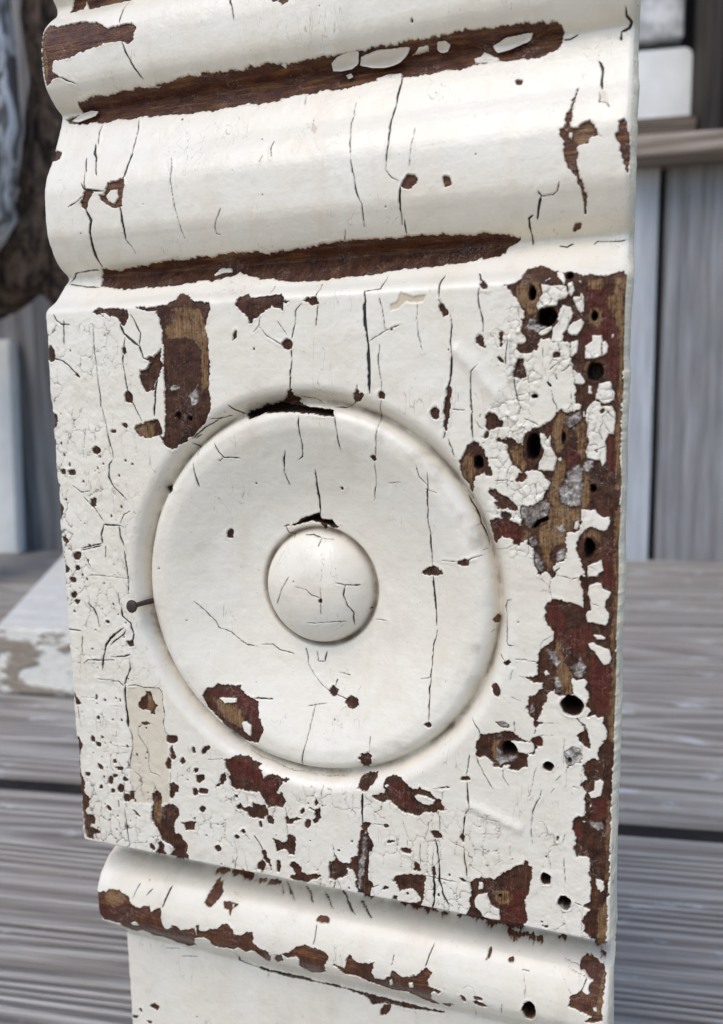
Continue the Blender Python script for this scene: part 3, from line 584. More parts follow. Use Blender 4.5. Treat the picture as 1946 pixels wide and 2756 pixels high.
k:0.12 118.25,-113.36 118.5,-116.46 118.85,-118.88
k:0.09 98.92,-105.69 99.9,-105.54
k:0.09 100.66,-107.13 101.96,-107.38 105.39,-107.49
k:0.07 100.99,-111.03 104.98,-110.34
k:0.07 107.55,-112.59 107.46,-114.9
h:4 114.8,-118.6 1,1.3
k:0.12 96.91,-121.79 98.25,-122.12 99.24,-122.39
m:0.5:2 98.1,-104.8 105,-106.7 110.5,-108.9
c 99.4,-122.3 111.6,-119.9 111.5,-121.7 111.2,-122.7 110.6,-124.2 110.7,-125.8 111.3,-128.5 110.6,-129.3 108.8,-139.1 108.5,-139.6 106,-139.6 104.8,-139.6 103.6,-139.5 101.2,-139.6 99.3,-139.5 97.8,-139.3 95.7,-139.4 93.5,-139.4 94.7,-139.2 98.7,-129.3 99.1,-128.2 99.1,-126.3 99.4,-124.4
p 100.9,-122 101.8,-121.8 102,-122.9 101.1,-123.6
p 99.9,-126.4 100.9,-124.8 102.9,-124 102.9,-124.9 103.7,-126.8 105.3,-127.2 105.5,-129.8 104,-129.9 101.8,-129.9 101.3,-128.7 100.2,-127.8
w 104.6,-123.3 106.8,-122.7 108.1,-124 107.2,-126.1 105,-126.1 104.4,-125
r 106.3,-121.1 108.5,-121.2 109.3,-122.4 111.2,-122 110.4,-124.3 110.6,-126.8 111.1,-128.8 107.5,-139.5 104.7,-139.5 105.9,-128.2 106.8,-126.2
h:2.5 105.4,-124.5 0.5,0.6
c 104.7,-139.8 105.8,-139.8 107.6,-139.8 109.5,-139.7 111.3,-139.7 112.9,-139.7 113.1,-140.1 111.9,-140.1 110.1,-140 108.8,-140 107.9,-140.2 106.5,-140.1
c 116.4,-139.6 117.2,-139.1 118,-139.4 117.7,-139.6 116.6,-139.6
h:6 118.6,-123 1.3,1.5
g 117.3,-124 119.7,-123.5 119.2,-125.4 117.7,-126
c 113.9,-128.2 114.3,-128.1 114.2,-128.6
c 114.5,-129.1 115.3,-129 115.1,-129.4
c 123.9,-117.5 126.9,-116.9 126.6,-139.2 124.7,-139.5 124.1,-139.4 123.7,-129.7 122.7,-128.6 122.6,-127.2 122.1,-126.6 122.6,-125.2 123.6,-123.7 122.6,-123.1 123.5,-121.6 123.7,-120.4 123.7,-119.1
p 124.8,-117.3 126.1,-117 126.2,-118.8 125.5,-119.4 125.1,-118.3
w 125.4,-122.3 126.8,-120.9 126.6,-139.2 124.9,-139.4 125.1,-126.9 125.2,-124.2
k:0.17 120.64,-122.62 121.96,-122.91
k:0.18 125.51,-139.61 125.68,-139.87
c 125.5,-140 125.9,-139.9 126.5,-140 126.2,-140.2 125.8,-140.2
k:0.13 125.76,-140.15 125.4,-140.41
c 121.7,-140.6 122.6,-140.3 124.1,-140.4 125.4,-140.4 126.2,-140.6 126.7,-141.8 126.7,-143.6 126.4,-145.6 126.2,-147.6 126.4,-150.2 123.1,-151.1 124.1,-149.7 121.6,-148.9 119.4,-148.5 119.9,-147.3 119.7,-146.4 121.2,-145.7 122.1,-145.2 122.7,-145.6 123.8,-145.8 123.5,-144 124,-143 123.3,-142.7 122.7,-142.1 121.6,-141.7 121.6,-141
p 124.2,-146.4 124.6,-146 124.5,-146.8
p 124.4,-147.8 125.1,-147.4 125.3,-148.4 124.6,-148.3
w 125.6,-142.8 126.6,-141.9 126.4,-145.6 126.1,-148.7 125.1,-148.9 125.4,-145.8
k:0.21 123.05,-142.85 122.5,-143.86 121.94,-145.18
k:0.1 119.45,-141.95 121.42,-142.37 123.04,-142.71
k:0.1 118.21,-140.89 119.98,-141.14 121.52,-141.37
k:0.1 119.29,-145.13 119.98,-146.04
k:0.1 110.03,-144.29 110.14,-145.96
k:0.1 110.37,-146.11 110.37,-148.85
c 106.5,-142.6 107.3,-142.1 107.3,-142.8 106.7,-142.8
c 102,-142 102.3,-141.7 102.4,-142.6 101.7,-143.1 102.2,-142.6
k:0.1 109.52,-143.61 111.17,-143.56
c 96.4,-151.9 97.1,-152 97.5,-153.4 96.7,-153.3
c 99.6,-151.1 101.2,-151.4 100.9,-151.9 99.5,-151.9
c 99.2,-152.6 100.3,-152.6 101.6,-152.8 102,-153.5 100.8,-154.1 99.7,-153.5
k:0.05 96.86,-149.96 98,-148.96 99.16,-149.41 99.61,-150.8
h:6 111.3,-151.9 1.4,2.4
k:0.11 105.5,-151.59 105.25,-155.12
k:0.09 98.88,-155.45 97.55,-165.47
u:0.6 16.3,-88.4 21.5,-87.6 25.2,-87.7 25.7,-89.4 25.7,-93 25.7,-97.1 26.4,-100.1 26.6,-105.7 26.3,-111 26,-116.2 15.3,-117.9 15.5,-107.3 16.9,-103.9 16.6,-100.3 15.6,-97.8 15.6,-94.1
k:0.64 15.66,-87.92 15.31,-90.28 15.41,-92.86 15.65,-95.69 15.7,-98.3
k:0.24 15.7,-98.3 16.58,-100.28 16.65,-103.42 15.68,-106.72 14.76,-109.24
k:0.23 16.45,-87.83 18.65,-87.47 20.93,-87.87 24.94,-87.57 25.73,-88.38 25.68,-91.43 26.15,-92.91 25.67,-96.03 25.97,-98.05 27.03,-99.2
k:0.29 11.65,-87.17 14.02,-87.06 15.12,-87.97
k:0.16 7.49,-87.08 11.67,-86.91
k:0.21 15.44,-87.68 16.18,-85.55 17.48,-83.63
c 19.1,-91.7 20.2,-90.5 21.3,-89.4 21.5,-88.6 22.5,-88.6 22.8,-89.7 23.4,-90.9 24.2,-92.1 23.4,-93.2 23.1,-94.2 22.4,-94.1 22.6,-93.2 20,-93.5 19.2,-92.7
w 21.5,-89.3 22.8,-90 22.9,-92 22.1,-93.6 21.1,-93.2 21.3,-90.9
c 19.7,-96.9 20.6,-96.4 21.5,-96.7 20.6,-97.2
k:0.13 21.49,-96.54 22.9,-96.89
k:0.16 18.48,-98.21 19.11,-97.48 19.73,-97.02
k:0.16 18.48,-98.21 18.1,-99.56 19.42,-101.48 20.48,-102.91 21.09,-104.66 20.64,-107.09 21.23,-109.11 23.24,-109.34 24.05,-110.14
c 26.3,-99.3 28.9,-98.6 29,-100 28.1,-100.6 26.4,-100.6
c 27.1,-102.5 27.7,-101.4 28.1,-102.7 28.8,-104.1 28.1,-105 27,-104.6
c 25.8,-105.8 26.4,-104.7 27.4,-105.1 26.8,-107.3 26.1,-107.2
c 29.8,-105 30.5,-104.1 31.1,-104.8 30.3,-105.7
c 33.2,-101.2 33.8,-101.1 33.9,-102.2 33.3,-102.5
c 35.8,-101.9 36.4,-100.5 37.7,-100.5 37.2,-101.4 36,-102.4
c 33.5,-106.4 34.2,-106.2 34.4,-106.9 33.4,-107.3
c 33.9,-108 35.8,-107.8 35.7,-108.6 34.5,-109.8 34,-108.8
c 32.8,-111.3 33.8,-111.2 33.7,-112.7 33,-112.8
c 34.6,-111.2 36.7,-111.1 36.5,-111.9 34.7,-112.2
c 40.4,-107.1 41.5,-106.7 41.9,-107.6 40.6,-109 40.1,-108.7
c 26.4,-111.2 27.7,-110.8 29,-111.6 28.5,-112.8 27.6,-113.4 27.1,-114.9 26.2,-114.7
c 4.8,-102.1 5.8,-102.1 5.4,-103.4 4.7,-103.3
c 7.7,-101.4 8.1,-101.9 7.6,-102.2
c 5.9,-103.4 7.1,-103.5 7,-104.3 6.1,-104.2
c 6.2,-108.8 7.4,-109.5 7.2,-110.1 6.3,-109.9
c 10.9,-107.4 11.6,-107 11.6,-108 10.8,-107.9
c 11.8,-108.9 13.5,-108.8 13.2,-109.6 11.9,-109.7
c 2.3,-111.8 3.7,-111.6 3.3,-112.5 2.2,-112.5
c 9.2,-111.8 10.2,-111.9 9.9,-113.7 9,-113.7
c 6.4,-114.5 7.1,-114.5 6.9,-115.4 6.3,-115.3
c 11.4,-114.6 12.1,-113.5 13.3,-113.5 13,-115.4 11.9,-115.3
c 9.7,-115 10.4,-115 10.4,-115.8 9.6,-115.9
c 13.6,-111.3 14.6,-111.9 13.5,-112.2
c 10.3,-111.2 11.6,-111 11.3,-111.6 10.4,-111.8
c 13.2,-115.9 15,-115.9 14.5,-117.5 13.3,-117.5
c 15.2,-115.1 16.1,-114.9 15.9,-116.6 15.1,-116.7
c 7,-96.7 7.6,-96.5 7.6,-97.2 7,-97.2
c 6.8,-91.2 7.2,-91.3 7,-92.4 6.7,-92.3
k:0.08 7.62,-96.78 9.15,-96.47
k:0.08 2.52,-92.21 6.8,-91.87
k:0.08 10.87,-93.51 14.74,-93.19
k:0.08 10.39,-103.73 16.38,-103.2
k:0.11 12.18,-99.79 11.91,-101.41
c -1.2,-84.9 -0.1,-85.4 -0.1,-86.9 -0.5,-88.3 -0.1,-90.1 0.5,-91.9 -0.1,-92.5 -1.1,-90.7
c -0.1,-90.6 2.4,-93.8 1.1,-94.4 0.3,-92.7
k:0.17 1.41,-94.46 1.47,-97.38 1.87,-100.01
c -0.3,-104.1 0.6,-102.3 1.8,-104.3 1.4,-105.7 0.6,-107.5 0.8,-109.3 0.9,-112.1 1.6,-114.1 1.5,-116.1 1.6,-118 2.8,-119.2 1.8,-120.1 -0.5,-120.4 -0.6,-115 -0.6,-109.5
k:0.08 37.35,-103.58 41.46,-102.89
k:0.17 13.49,-112.37 13.39,-115.88
k:0.16 26.89,-108.29 26.57,-111.21
c -0.3,-112.1 1.2,-113 1.5,-114.6 1.2,-116.3 1.4,-117.6 2.9,-118.8 2.4,-120.2 1.3,-122.1 1.6,-123.1 3.5,-122.8 4.1,-124.1 3.7,-125.1 2.5,-125.5 2.2,-126.6 4.7,-126.5 5.3,-127.2 4.6,-128 3.3,-128.1 3,-129.7 1,-129.4 0.3,-127 0.1,-121.4 -0.3,-117.3
w -0.3,-118.7 0.5,-121.4 0.8,-126.9 1.4,-129.3 0.5,-128.9 -0.1,-125.9
c 21.2,-114.6 22.4,-113.6 23.7,-114.2 24,-116.3 23.6,-118.2 24.2,-117.6 25.7,-116.5 26.9,-116.3 28.3,-116.9 28.4,-119 27.2,-120.8 26.9,-123.5 27.3,-124 28.6,-123.7 29.2,-125 30.4,-126.3 30,-128.3 30.5,-129.7 20.5,-139.3 18.1,-139.2 26.8,-127.8 25.4,-126.7 23.4,-126 22.6,-124.2 21.8,-122.7 20.6,-121.1 20.9,-119.2 21.6,-117.4 21.4,-115.9
w 21.7,-116.4 23.8,-115.8 23.5,-119.8 22.5,-122.1 21.1,-121
c 22.2,-127 23.1,-126.3 23.9,-127.5 23.8,-128.9 24.6,-129.9 14.7,-139 22.9,-129.4 13,-139.1 22.5,-128.3
c 19.9,-127.8 20.7,-127.5 21.2,-128.5 20.7,-129 20.1,-128.7
c 28.9,-120.6 31.2,-120.1 32.9,-120 32.4,-122 30.2,-122.4 29.9,-121.4
c 34.2,-116.2 35.1,-115.5 35.8,-116.1 35.3,-116.9 34.5,-116.8
c 37.9,-125.3 39.1,-124.8 39.6,-125.4 38.7,-126.2 38,-125.9
c 43.5,-121.5 44.1,-121.2 44.5,-121.6 44.1,-122.1 43.6,-122
c 7.7,-120.2 8.3,-119.7 9.2,-120.4 8.8,-121
k:0.25 13.16,-119.87 13.26,-122.57 13.61,-126.05 13.84,-129.03 4.16,-139.17
k:0.17 13.77,-117.61 13.74,-119.23
k:0.08 15.25,-128.36 19.48,-127.42
k:0.11 43.12,-122.77 43.71,-124.74 43.9,-126.53
k:0.19 43.9,-126.53 43.29,-127.95 43.16,-129.85
k:0.22 11.51,-117.7 11.67,-119.57
c 15.7,-119.7 16.7,-120.4 17.5,-121 16.7,-120.9
k:0.13 37.14,-119.11 37.05,-120.69
c 41.6,-103 44.1,-102.2 45.4,-101.8 47.2,-102.1 49.1,-102.8 50.3,-103.4 50.1,-103.9 51,-104.6 51.4,-106.2 52.8,-105.1 54,-104.9 55.9,-105.8 57.6,-105.6 57,-106.5 56.2,-106.5 55.4,-107.8 54.9,-108.7 55.9,-109 56.9,-110.8 56,-112.5 54.2,-112.5 52.5,-112.8 51.4,-111 49.8,-109.4 49.4,-109.9 47.5,-110 46.2,-109.6 44.1,-109.6 43,-109 42.7,-107.7 42.6,-106 42,-104.5
p 54.6,-109 55.4,-108.5 55.8,-109.2 55.1,-109.4
r 42.5,-103.2 47.4,-102.6 50.2,-104.3 50.3,-106.6 52.9,-106.2 55,-106.9 53.8,-109.6 55.8,-110.8 53.7,-112.1 51.2,-109 46.3,-106.7 43.1,-106.7
c 44.3,-114.1 45.2,-113.2 46.3,-114.1 48.4,-113.5 48.6,-112.5 50.3,-112.8 51.6,-112.7 52.2,-113.8 52,-115.1 50.7,-116 47.2,-116.2 46.9,-115 45.7,-114.7 44.4,-114.6
c 52,-115.4 53.1,-115 53.6,-115.9 53.3,-117 52.5,-116.6
c 56.6,-115.1 57,-114.5 57.7,-115.2 59,-114.4 60.6,-114.5 58.8,-115.3 58,-116.2 56.9,-116.3
c 63.4,-114.3 64,-113.7 63.9,-111.9 62.4,-111.7 62.6,-111.1 63.9,-111.7 65.3,-111.2 65.4,-113.4 64.6,-114.7 63.8,-114.8
c 61.4,-115.6 62,-114.6 62.7,-114.5 62.6,-115.6 62,-116.4
c 60.6,-112.5 61.2,-112 61.4,-112.7 60.7,-113.1
c 64,-109.8 64.4,-109.2 64.7,-109.8 64.2,-110.7
c 53.5,-120.7 55.5,-121 56.9,-120.8 57,-118.6 58.9,-119.3 58.8,-121.3 58.6,-123.6 57.2,-123.8 56.7,-122.7 55.9,-122.6 54.2,-123.4 54,-122.2
k:0.13 56.69,-112.37 57,-114.32
k:0.13 57.05,-116.57 57.11,-118.58
c 43.5,-121.6 44.2,-121.2 44.6,-121.7 43.9,-122.2
c 38,-125.3 39,-125 39.6,-125.5 38.6,-126.2
c 45.3,-120.1 46,-119.5 46.3,-120.3 45.7,-120.3
k:0.13 46.11,-120.48 47.53,-121.78
k:0.26 48.65,-120.56 49.9,-122.39 50.76,-124.03
c 50.4,-124.1 51.2,-124 51.5,-125.7 52.5,-125.8 52.6,-128.5 52.1,-127.1 51.3,-126.6 50.7,-126.1
c 49.1,-127.9 50,-126.7 51,-126.7 50.7,-128.9 49.1,-129
c 54.1,-126 54.8,-125.9 54.9,-128.1 54.1,-128.2
c 57.6,-126.5 58.3,-125.3 59.4,-126 60.3,-127 58.3,-127.2
c 49.9,-117 50.5,-116.7 50.7,-117.9 50.2,-118.2
c 40,-109.1 40.4,-107.2 41.2,-106.7 42,-107.7 40.9,-108.8 38.9,-110.3 39.2,-109.7
c 44,-111.5 44.5,-111.3 44.5,-111.9
c 74.2,-98.5 75,-97.3 76.5,-96.8 77.6,-97.4 77.2,-99.5 75.3,-101.8 75.3,-99.9 74.6,-98.9
k:0.12 76.94,-96.71 76.96,-93.39
k:0.07 46.43,-100.51 47.28,-101.25 50.43,-102.44 52.94,-103.07 55.65,-103.81 58.26,-104.27 61.7,-104.41 63.07,-104.58 66.09,-104.5 70.76,-103.89
k:0.1 66.04,-105.63 65.65,-108.48
c 36.1,-88.4 37.3,-86.7 38.8,-86.2 39.7,-85.4 40.8,-85.7 44.9,-86.1 46.6,-88.2 49.3,-89.1 50,-92.4 51.3,-94.6 50.3,-98.3 48.3,-98.1 42.6,-98.2 40.9,-94.2 37.6,-91.3
p 40.3,-88.6 44.4,-88.5 44.5,-89.5 41.7,-89.8
p 45.9,-93.8 47.3,-93.4 48.4,-94.3 48.4,-96.9 46.8,-96
w 38.4,-88.5 44.3,-90.2 46.6,-92.5 45.7,-95.1 41.2,-93
r 37.3,-87 44.9,-86.4 48.8,-89.1 49.9,-93.3 50.7,-97.2 47,-91.6 44.2,-89.7 38.4,-88.2
k:0.32 48.47,-88.43 52.91,-88.48
c 0.6,-52.4 2,-52.9 1.9,-53.6 0.7,-53.4
c 3.3,-56.4 4.9,-56.2 4.8,-57.5 3.5,-57.5
c -0.8,-57.4 0.4,-57.4 0.8,-59.2 1.9,-60 1.3,-61.1 -0.6,-61.2 -0.9,-59.3
c 1.8,-62.2 3.5,-62.3 3,-63.2 1.8,-63.1
c 1.8,-66.3 3.2,-65.6 3.1,-66.8 2.1,-67.1
c -0.6,-67.3 0.7,-67.2 0.3,-68.1 -0.5,-68
c 2.6,-67.9 4,-67.7 3.2,-68.6
c 11.3,-72.3 12.1,-72.2 11.9,-72.8
c 3.7,-59.4 4.8,-59.3 4.6,-60.2 3.8,-60.3
k:0.28 5.68,-54.93 8.29,-54.28 11.5,-53.6
k:0.22 6.49,-56.78 7.32,-58.36 8.19,-59.4
k:0.38 16.49,-49.17 16.94,-51.52 17.7,-53.59
k:0.27 17.9,-55.17 18.24,-58.86 18.31,-62.05 18.21,-65.27
k:0.17 7.39,-61.34 13.41,-61.26 18.35,-61.62
k:0.28 15.3,-65.18 15.4,-68.15
k:0.44 15.88,-68.39 16.14,-70.8 18.21,-72.27 18.95,-74.93 18.46,-77.42
c 16.9,-77 18.5,-76.6 18.8,-77.7 17.5,-77.7
k:0.34 6.51,-68.22 8.31,-69.74 8.83,-71.35 9.25,-74.07
k:0.23 4.19,-76.71 3.8,-78.98 3.96,-81.77
k:0.23 -0.61,-75.14 3.98,-75.33
k:0.51 9.38,-84.62 9.97,-81.22 10.83,-78.36 12.24,-76.58 13.6,-75.37 16.25,-73.51
k:0.28 12.12,-78.25 13.48,-77.03 16.13,-75.16 16.84,-74.01
k:0.28 11.9,-81.04 15.73,-80.68 17.66,-79.96
k:0.29 4.29,-83.43 5.34,-82.49 13.12,-81.76
k:0.34 17.23,-81.64 17.42,-83.28 16.31,-85.6 15.54,-87.63
k:0.21 33.85,-66.67 36.47,-69.25 38.43,-71.37 39.2,-72.92 41.97,-73.97 44.06,-75.75 45.63,-76.75 48.24,-77.21
k:0.21 48.74,-76.69 51.92,-76.56 53.57,-77.75 57.1,-78.39
k:0.26 59.75,-76.85 60.37,-78.8 60.45,-80.54
k:0.21 61.94,-82.63 64.3,-84.81 66.61,-85.98 70.54,-86.9 72.86,-87.94
c 66.1,-86 67,-84.5 67.9,-85.4 67.8,-86.5 66.7,-86.6
c 70.3,-87.4 71.3,-86.3 73,-86.6 72.9,-88.2 71.3,-88.4
k:0.16 60.44,-80.29 61.32,-81.61 61.94,-82.63
k:0.26 62.49,-77.39 62.86,-79.6 64.49,-79.45 64.93,-77.18
k:0.15 67.87,-81.56 70.9,-81.79
k:0.15 67.97,-82.99 67.3,-84.73
k:0.16 63.09,-88.67 62.5,-92.38 61.78,-96.97 60.54,-103.69
k:0.15 61.27,-89.3 65.76,-88.3
k:0.2 58.6,-59.16 56.58,-62.28 54.89,-66.02
k:0.15 60.3,-61.21 63.01,-61.59 64.29,-62.74 66.3,-63.38
c 65.9,-63.7 66.5,-63.5 66.5,-64.5 66,-64.4
k:0.15 66.21,-61.17 66.4,-63.38
k:0.15 66.34,-64.48 66.1,-66.99
k:0.15 62.46,-69.46 67.65,-68.88 71.26,-68.75
k:0.24 69.63,-59.95 71.4,-60.5 74.32,-60.67
k:0.24 71.4,-60.5 71.17,-62.92 71.7,-64.98 72.8,-66.68 72.5,-69.82
k:0.27 90.37,-35.96 90.38,-39.13 89.88,-45.76 90.41,-49.54 90.4,-55.32
c 87.9,-57.3 89.3,-56.2 90.7,-55.5 92.5,-56.1 92.6,-56.8 90.9,-57.4 88.7,-57.6
k:0.38 90.49,-57.48 91.04,-62.43 91.32,-68.08
k:0.29 91.61,-68.96 90.63,-72.42 90.33,-78.01 90.21,-82.57 90.26,-88.09
c 89.5,-88.9 90.3,-88.3 90.7,-88.9 90.1,-89.2
k:0.18 92.8,-54.05 96.13,-53.85
k:0.14 88.02,-79.85 90.12,-79.05
k:0.1 76.2,-68.84 79.48,-68.94
c 74.4,-103.6 75,-102.9 76.7,-102.3 78.1,-102 78.5,-102.4 77.7,-103.6 76.4,-105.3 75.4,-105.7 74.2,-105.2 74.2,-104.5
k:0.43 75.44,-105.91 75.4,-108.07 75.23,-110.5 75.29,-113.15
c 75.3,-112.9 76.3,-113 77.5,-112.7 76.2,-113.7 76.1,-114.5 75.5,-114.8 75.2,-113.9
c 74.8,-114.9 75.7,-114.3 76.5,-115.1 77.3,-116.7 77.6,-117.6 77.2,-118.9 76.6,-119.7 76.6,-122.2 75.9,-124.3 76,-125.3 75.7,-126.5 77,-126.5 77.4,-127.7 76.7,-129.3 74.2,-129.8 73.3,-128.5 73.7,-127.2 73.1,-125.6 72.6,-124.4 71.4,-124.4 71.4,-125.6 70.1,-126.9 68.9,-126.9 68.3,-127.7 67.2,-127.4 67,-125.7 67.2,-123.7 68.5,-123.1 68.6,-121.9 69.7,-123 70.9,-123.4 72.3,-122.7 72.4,-122 73.9,-121 74.1,-119 74.5,-117.2
g 75,-119.3 75.9,-115.2 76.2,-117.1 75.6,-122.1 74.8,-127.2 74.5,-129.3 73.8,-128.7 74.4,-122.4
k:0.13 68.19,-119.28 68.49,-122.21
k:0.15 68.98,-127.36 69.79,-129.46 65.31,-139.32
c 77.7,-106.4 78.8,-105.9 80.4,-105.5 80.7,-104.4 79.9,-103.6 79.9,-103.2 80.7,-102.3 80.9,-101.9 82.3,-101.3 84.4,-101.3 85.2,-102.3 85.8,-103.1 86.9,-103.5 88.1,-103.3 88.3,-102.6 89.4,-103.1 90.5,-103.3 91.4,-104.3 92.9,-104.8 93.4,-106.4 93.5,-107.1 92.3,-107.2 91.9,-107.9 89.8,-108 88.2,-109.1 86.6,-108.9 85.2,-109 83.6,-108.4 82.7,-107.4 81.1,-106.7 79.9,-107.5 78.7,-107.1
p 87.1,-104.8 88,-104.3 89.9,-104.5 91.7,-105 91.4,-106 90.3,-106.6 88.7,-106.2 87.5,-105.7
p 80.4,-103.7 80.9,-103.3 81.7,-103.3 80.9,-104
r 81.6,-102.9 84.4,-102.6 85.3,-104.6 86.7,-106.3 87.1,-108.1 84.8,-108 82.5,-106.5 81.1,-105.3
c 80.2,-112.6 80.8,-112.3 81.2,-112.9 80.5,-113
k:0.07 77.45,-112.79 80.06,-112.59
c 80.8,-116.3 81.4,-116 82.8,-115.7 83.1,-116 81.7,-116.4 80.9,-116.8
c 84.2,-117.5 85.4,-117.1 86.9,-117.7 85.6,-118.3 84.4,-118.1
c 87,-120.5 87.4,-119.9 88.2,-120.5 88.1,-122 87.4,-121.6
c 90.4,-112.3 91.4,-112.4 92.3,-112 93,-112.9 92.3,-113.7 91.5,-113.4
k:0.14 92.75,-108.34 92.62,-111.87
k:0.12 93.34,-102.68 93.11,-104.8
c 92.3,-102.1 93.2,-102 95,-101.6 93,-102.3
k:0.07 91.33,-102.64 92.34,-102.26
k:0.29 91.71,-113.91 92.15,-115.72 92.35,-119 92.45,-121.84 92.77,-124.17 93.22,-125.76
c 90.9,-120.2 91.2,-119.9 91.7,-121.3 91.4,-123 91,-122.4
k:0.25 91.42,-123 91.51,-126.1
k:0.1 84.41,-110.9 84.97,-112.71 85.53,-114.52 85.5,-116.68
k:0.09 81.44,-107.11 81.65,-108.74
k:0.1 88.39,-115.68 88.34,-120.95
k:0.1 91.24,-115.65 91.1,-119.95
c 81.9,-125.6 83.2,-124.1 84.8,-123.5 86,-123.2 87.9,-123.1 89.4,-122.9 89,-126.8 87.6,-127.1 86.2,-126.4 85,-126.8 83.6,-127.4 83.4,-126.3 82.9,-125.4
k:0.15 89.36,-122.8 91.3,-122.78 94.7,-122.95 96.49,-122.84
c 96.9,-121.8 98.3,-122.3 97.8,-122.5 97.4,-122.4
c 79.3,-128.1 80.3,-127 80.8,-127.3 80,-127.9
k:0.15 77.41,-127.69 78.87,-127.04
c -0.3,-146.7 1.4,-146.6 4.6,-145.4 6.7,-145.4 9.3,-146.1 10.7,-147.6 12,-148.4 13.7,-148.1 14.4,-147.4 16.2,-147.1 16.7,-148.6 19.5,-146.9 19.7,-150.5 20.3,-152 21.8,-152.5 22.9,-151 24.1,-150.9 25.2,-151.9 27.6,-150.9 29.3,-150 29.6,-152.2 24.5,-161.4 20.7,-164.7 17,-164.3 15.4,-161.6 10.6,-162.4 11.9,-156.2 5.6,-162.1 4,-160.8 5.8,-155.3 2.4,-155.1 -0.6,-154.5 -0.1,-150.5
p 9.8,-153.2 11.7,-152.4 12.5,-153.7 10.2,-154.2
w 2.6,-146.1 7.2,-145.8 8.6,-147 7.4,-148.6 4.9,-149.8 2.4,-147.8
r 0.5,-150.8 4.8,-150.6 6.5,-153.9 1.6,-154.3
c 29.7,-149.5 30.5,-149.2 30.2,-150.9 32.7,-150.3 33.5,-149.6 35.9,-149.1 37,-147.7 38.1,-147.2 40,-148.2 40,-149.4 41.2,-149.6 42.7,-149.1 43.8,-148.3 45.1,-148.1 45.4,-150.8 46.6,-151.7 49.1,-152.2 49.8,-153.5 46.6,-159.8 47.1,-155.3 45.3,-152.9 42.6,-154.4 40.7,-153.3 39.2,-154.5 36.2,-155.1 33.7,-155.6 33,-153.4 32.1,-152.5 29.7,-152.9
c 50.9,-153.4 52.8,-152.1 52.9,-153.5 50.6,-156.6 50.5,-155.2
c 31.4,-144.1 32.4,-141.8 32.5,-140.4 33.1,-140.2 34.7,-140.6 35.4,-141.7 34.6,-143.2 33.1,-144.6
c 36.5,-143.1 38.3,-142.8 40.4,-142.9 40.1,-143.5 39,-144.3 39,-145.8 38.2,-144.4 37.1,-144.3
p 38.7,-143.3 39.5,-143.1 39.4,-143.7
k:0.35 21.53,-142.22 20.84,-144.35 19.88,-146.96
k:0.16 12.49,-142.87 10.82,-146.46
k:0.16 16.43,-143.36 14.9,-145
k:0.41 37.63,-156.12 35.25,-165.55 39.21,-166.22 43.93,-166.66 49.76,-166.81 54.38,-166.65
c 6.3,-186.2 8,-184.9 9.5,-185.6 8.7,-187.2 7.4,-186.9
c 2.6,-188.4 3.3,-187.8 3.5,-188.8
c 0.2,-190.7 2,-190.5 1.5,-191.2 0.1,-191.6
c 5.3,-191.1 6.7,-190.9 6,-191.8
k:0.17 12.61,-167.2 17.39,-166.31
k:0.17 17.25,-168.58 22.81,-167.49
c 30.7,-139.7 32.1,-139.4 35.2,-139.2 45.5,-129.6 40.6,-139.6 42.6,-139.7 45.5,-139.5 48.9,-139.6 49,-139.8 45.8,-139.9 42.2,-139.9 39.6,-139.9 36,-139.8 32.9,-139.8
k:0.11 49.29,-139.78 51.29,-140.44
k:0.11 50.41,-139.53 54.42,-140.6
c 57.3,-129.2 58.9,-128.4 57.6,-126.3 59.4,-126 60.3,-127.5 61.7,-127.9 63.4,-127.2 64.9,-127.4 63.4,-128.6 61.6,-129.6 54.4,-139.4 59.2,-129.7 57.8,-129.7
c 67.2,-124.5 71.5,-123.7 71.4,-125.7 69.8,-127 68.4,-127.8 67.1,-127.8
c 73.1,-123.4 76.4,-122.8 76.3,-126.4 77.3,-127.2 77.2,-128.8 73,-139.3 70.6,-139.4 74,-129.2 73.4,-127.6 73.7,-124.9
g 74.6,-123.4 75.2,-123.3 74.7,-127.4 74,-128.5 74.1,-125.5
k:0.22 68.76,-127.52 65.22,-139.25 67.11,-139.98 68.76,-140.38 70.28,-140.95
k:0.19 55.57,-139.49 57.19,-139.85 59.43,-140.56
k:0.18 60.68,-139.65 62.74,-140.13 64.65,-140.85
k:0.18 70.05,-139.73 72.28,-140.17 74.43,-141.03
k:0.11 50.15,-139.47 52.36,-140.01 54.66,-140.66
k:0.11 49.29,-139.78 51.28,-140.44
c 81.9,-125.3 83.3,-123.9 85.8,-123.7 86.1,-123.2 88.9,-122.9 89,-127.1 88.6,-129.5 87.2,-139.1 88.9,-139.3 91.3,-139.4 90,-139.6 86.7,-139.5 83.3,-139.4 80,-139.5 79.6,-139.3 86,-129.9 88.3,-129.1 88.1,-127.9 86.7,-126.6 85.5,-126.5 83.6,-127.4 83,-126
c 77.5,-139.1 82.2,-128.8 82.9,-129 82.9,-129.9
k:0.46 91.22,-122.51 91.51,-124.37 91.34,-126.97 91.17,-128.94 88.4,-139.16
k:0.39 92.45,-120.04 92.58,-123.2 93.32,-126.24 94.66,-128.86
k:0.18 94.66,-128.86 91.44,-139.48
k:0.16 93.46,-127.34 95.57,-128.66
c 61.4,-142.8 61.8,-142.1 63.9,-142 64.1,-142.8 62.4,-142.9
k:0.15 61.55,-143.47 61.59,-145.57 61.26,-147.7
c 52.8,-151.9 55,-151 56.5,-149.4 59,-148.3 61.5,-148.5 63.6,-148.8 64.9,-149.6 64.7,-150.8 63.8,-152 63.6,-155.1 61,-157.6 56.8,-161.9 56.9,-157.1 57,-153.7 57.4,-152.5 56.4,-151.6 54.1,-152.8
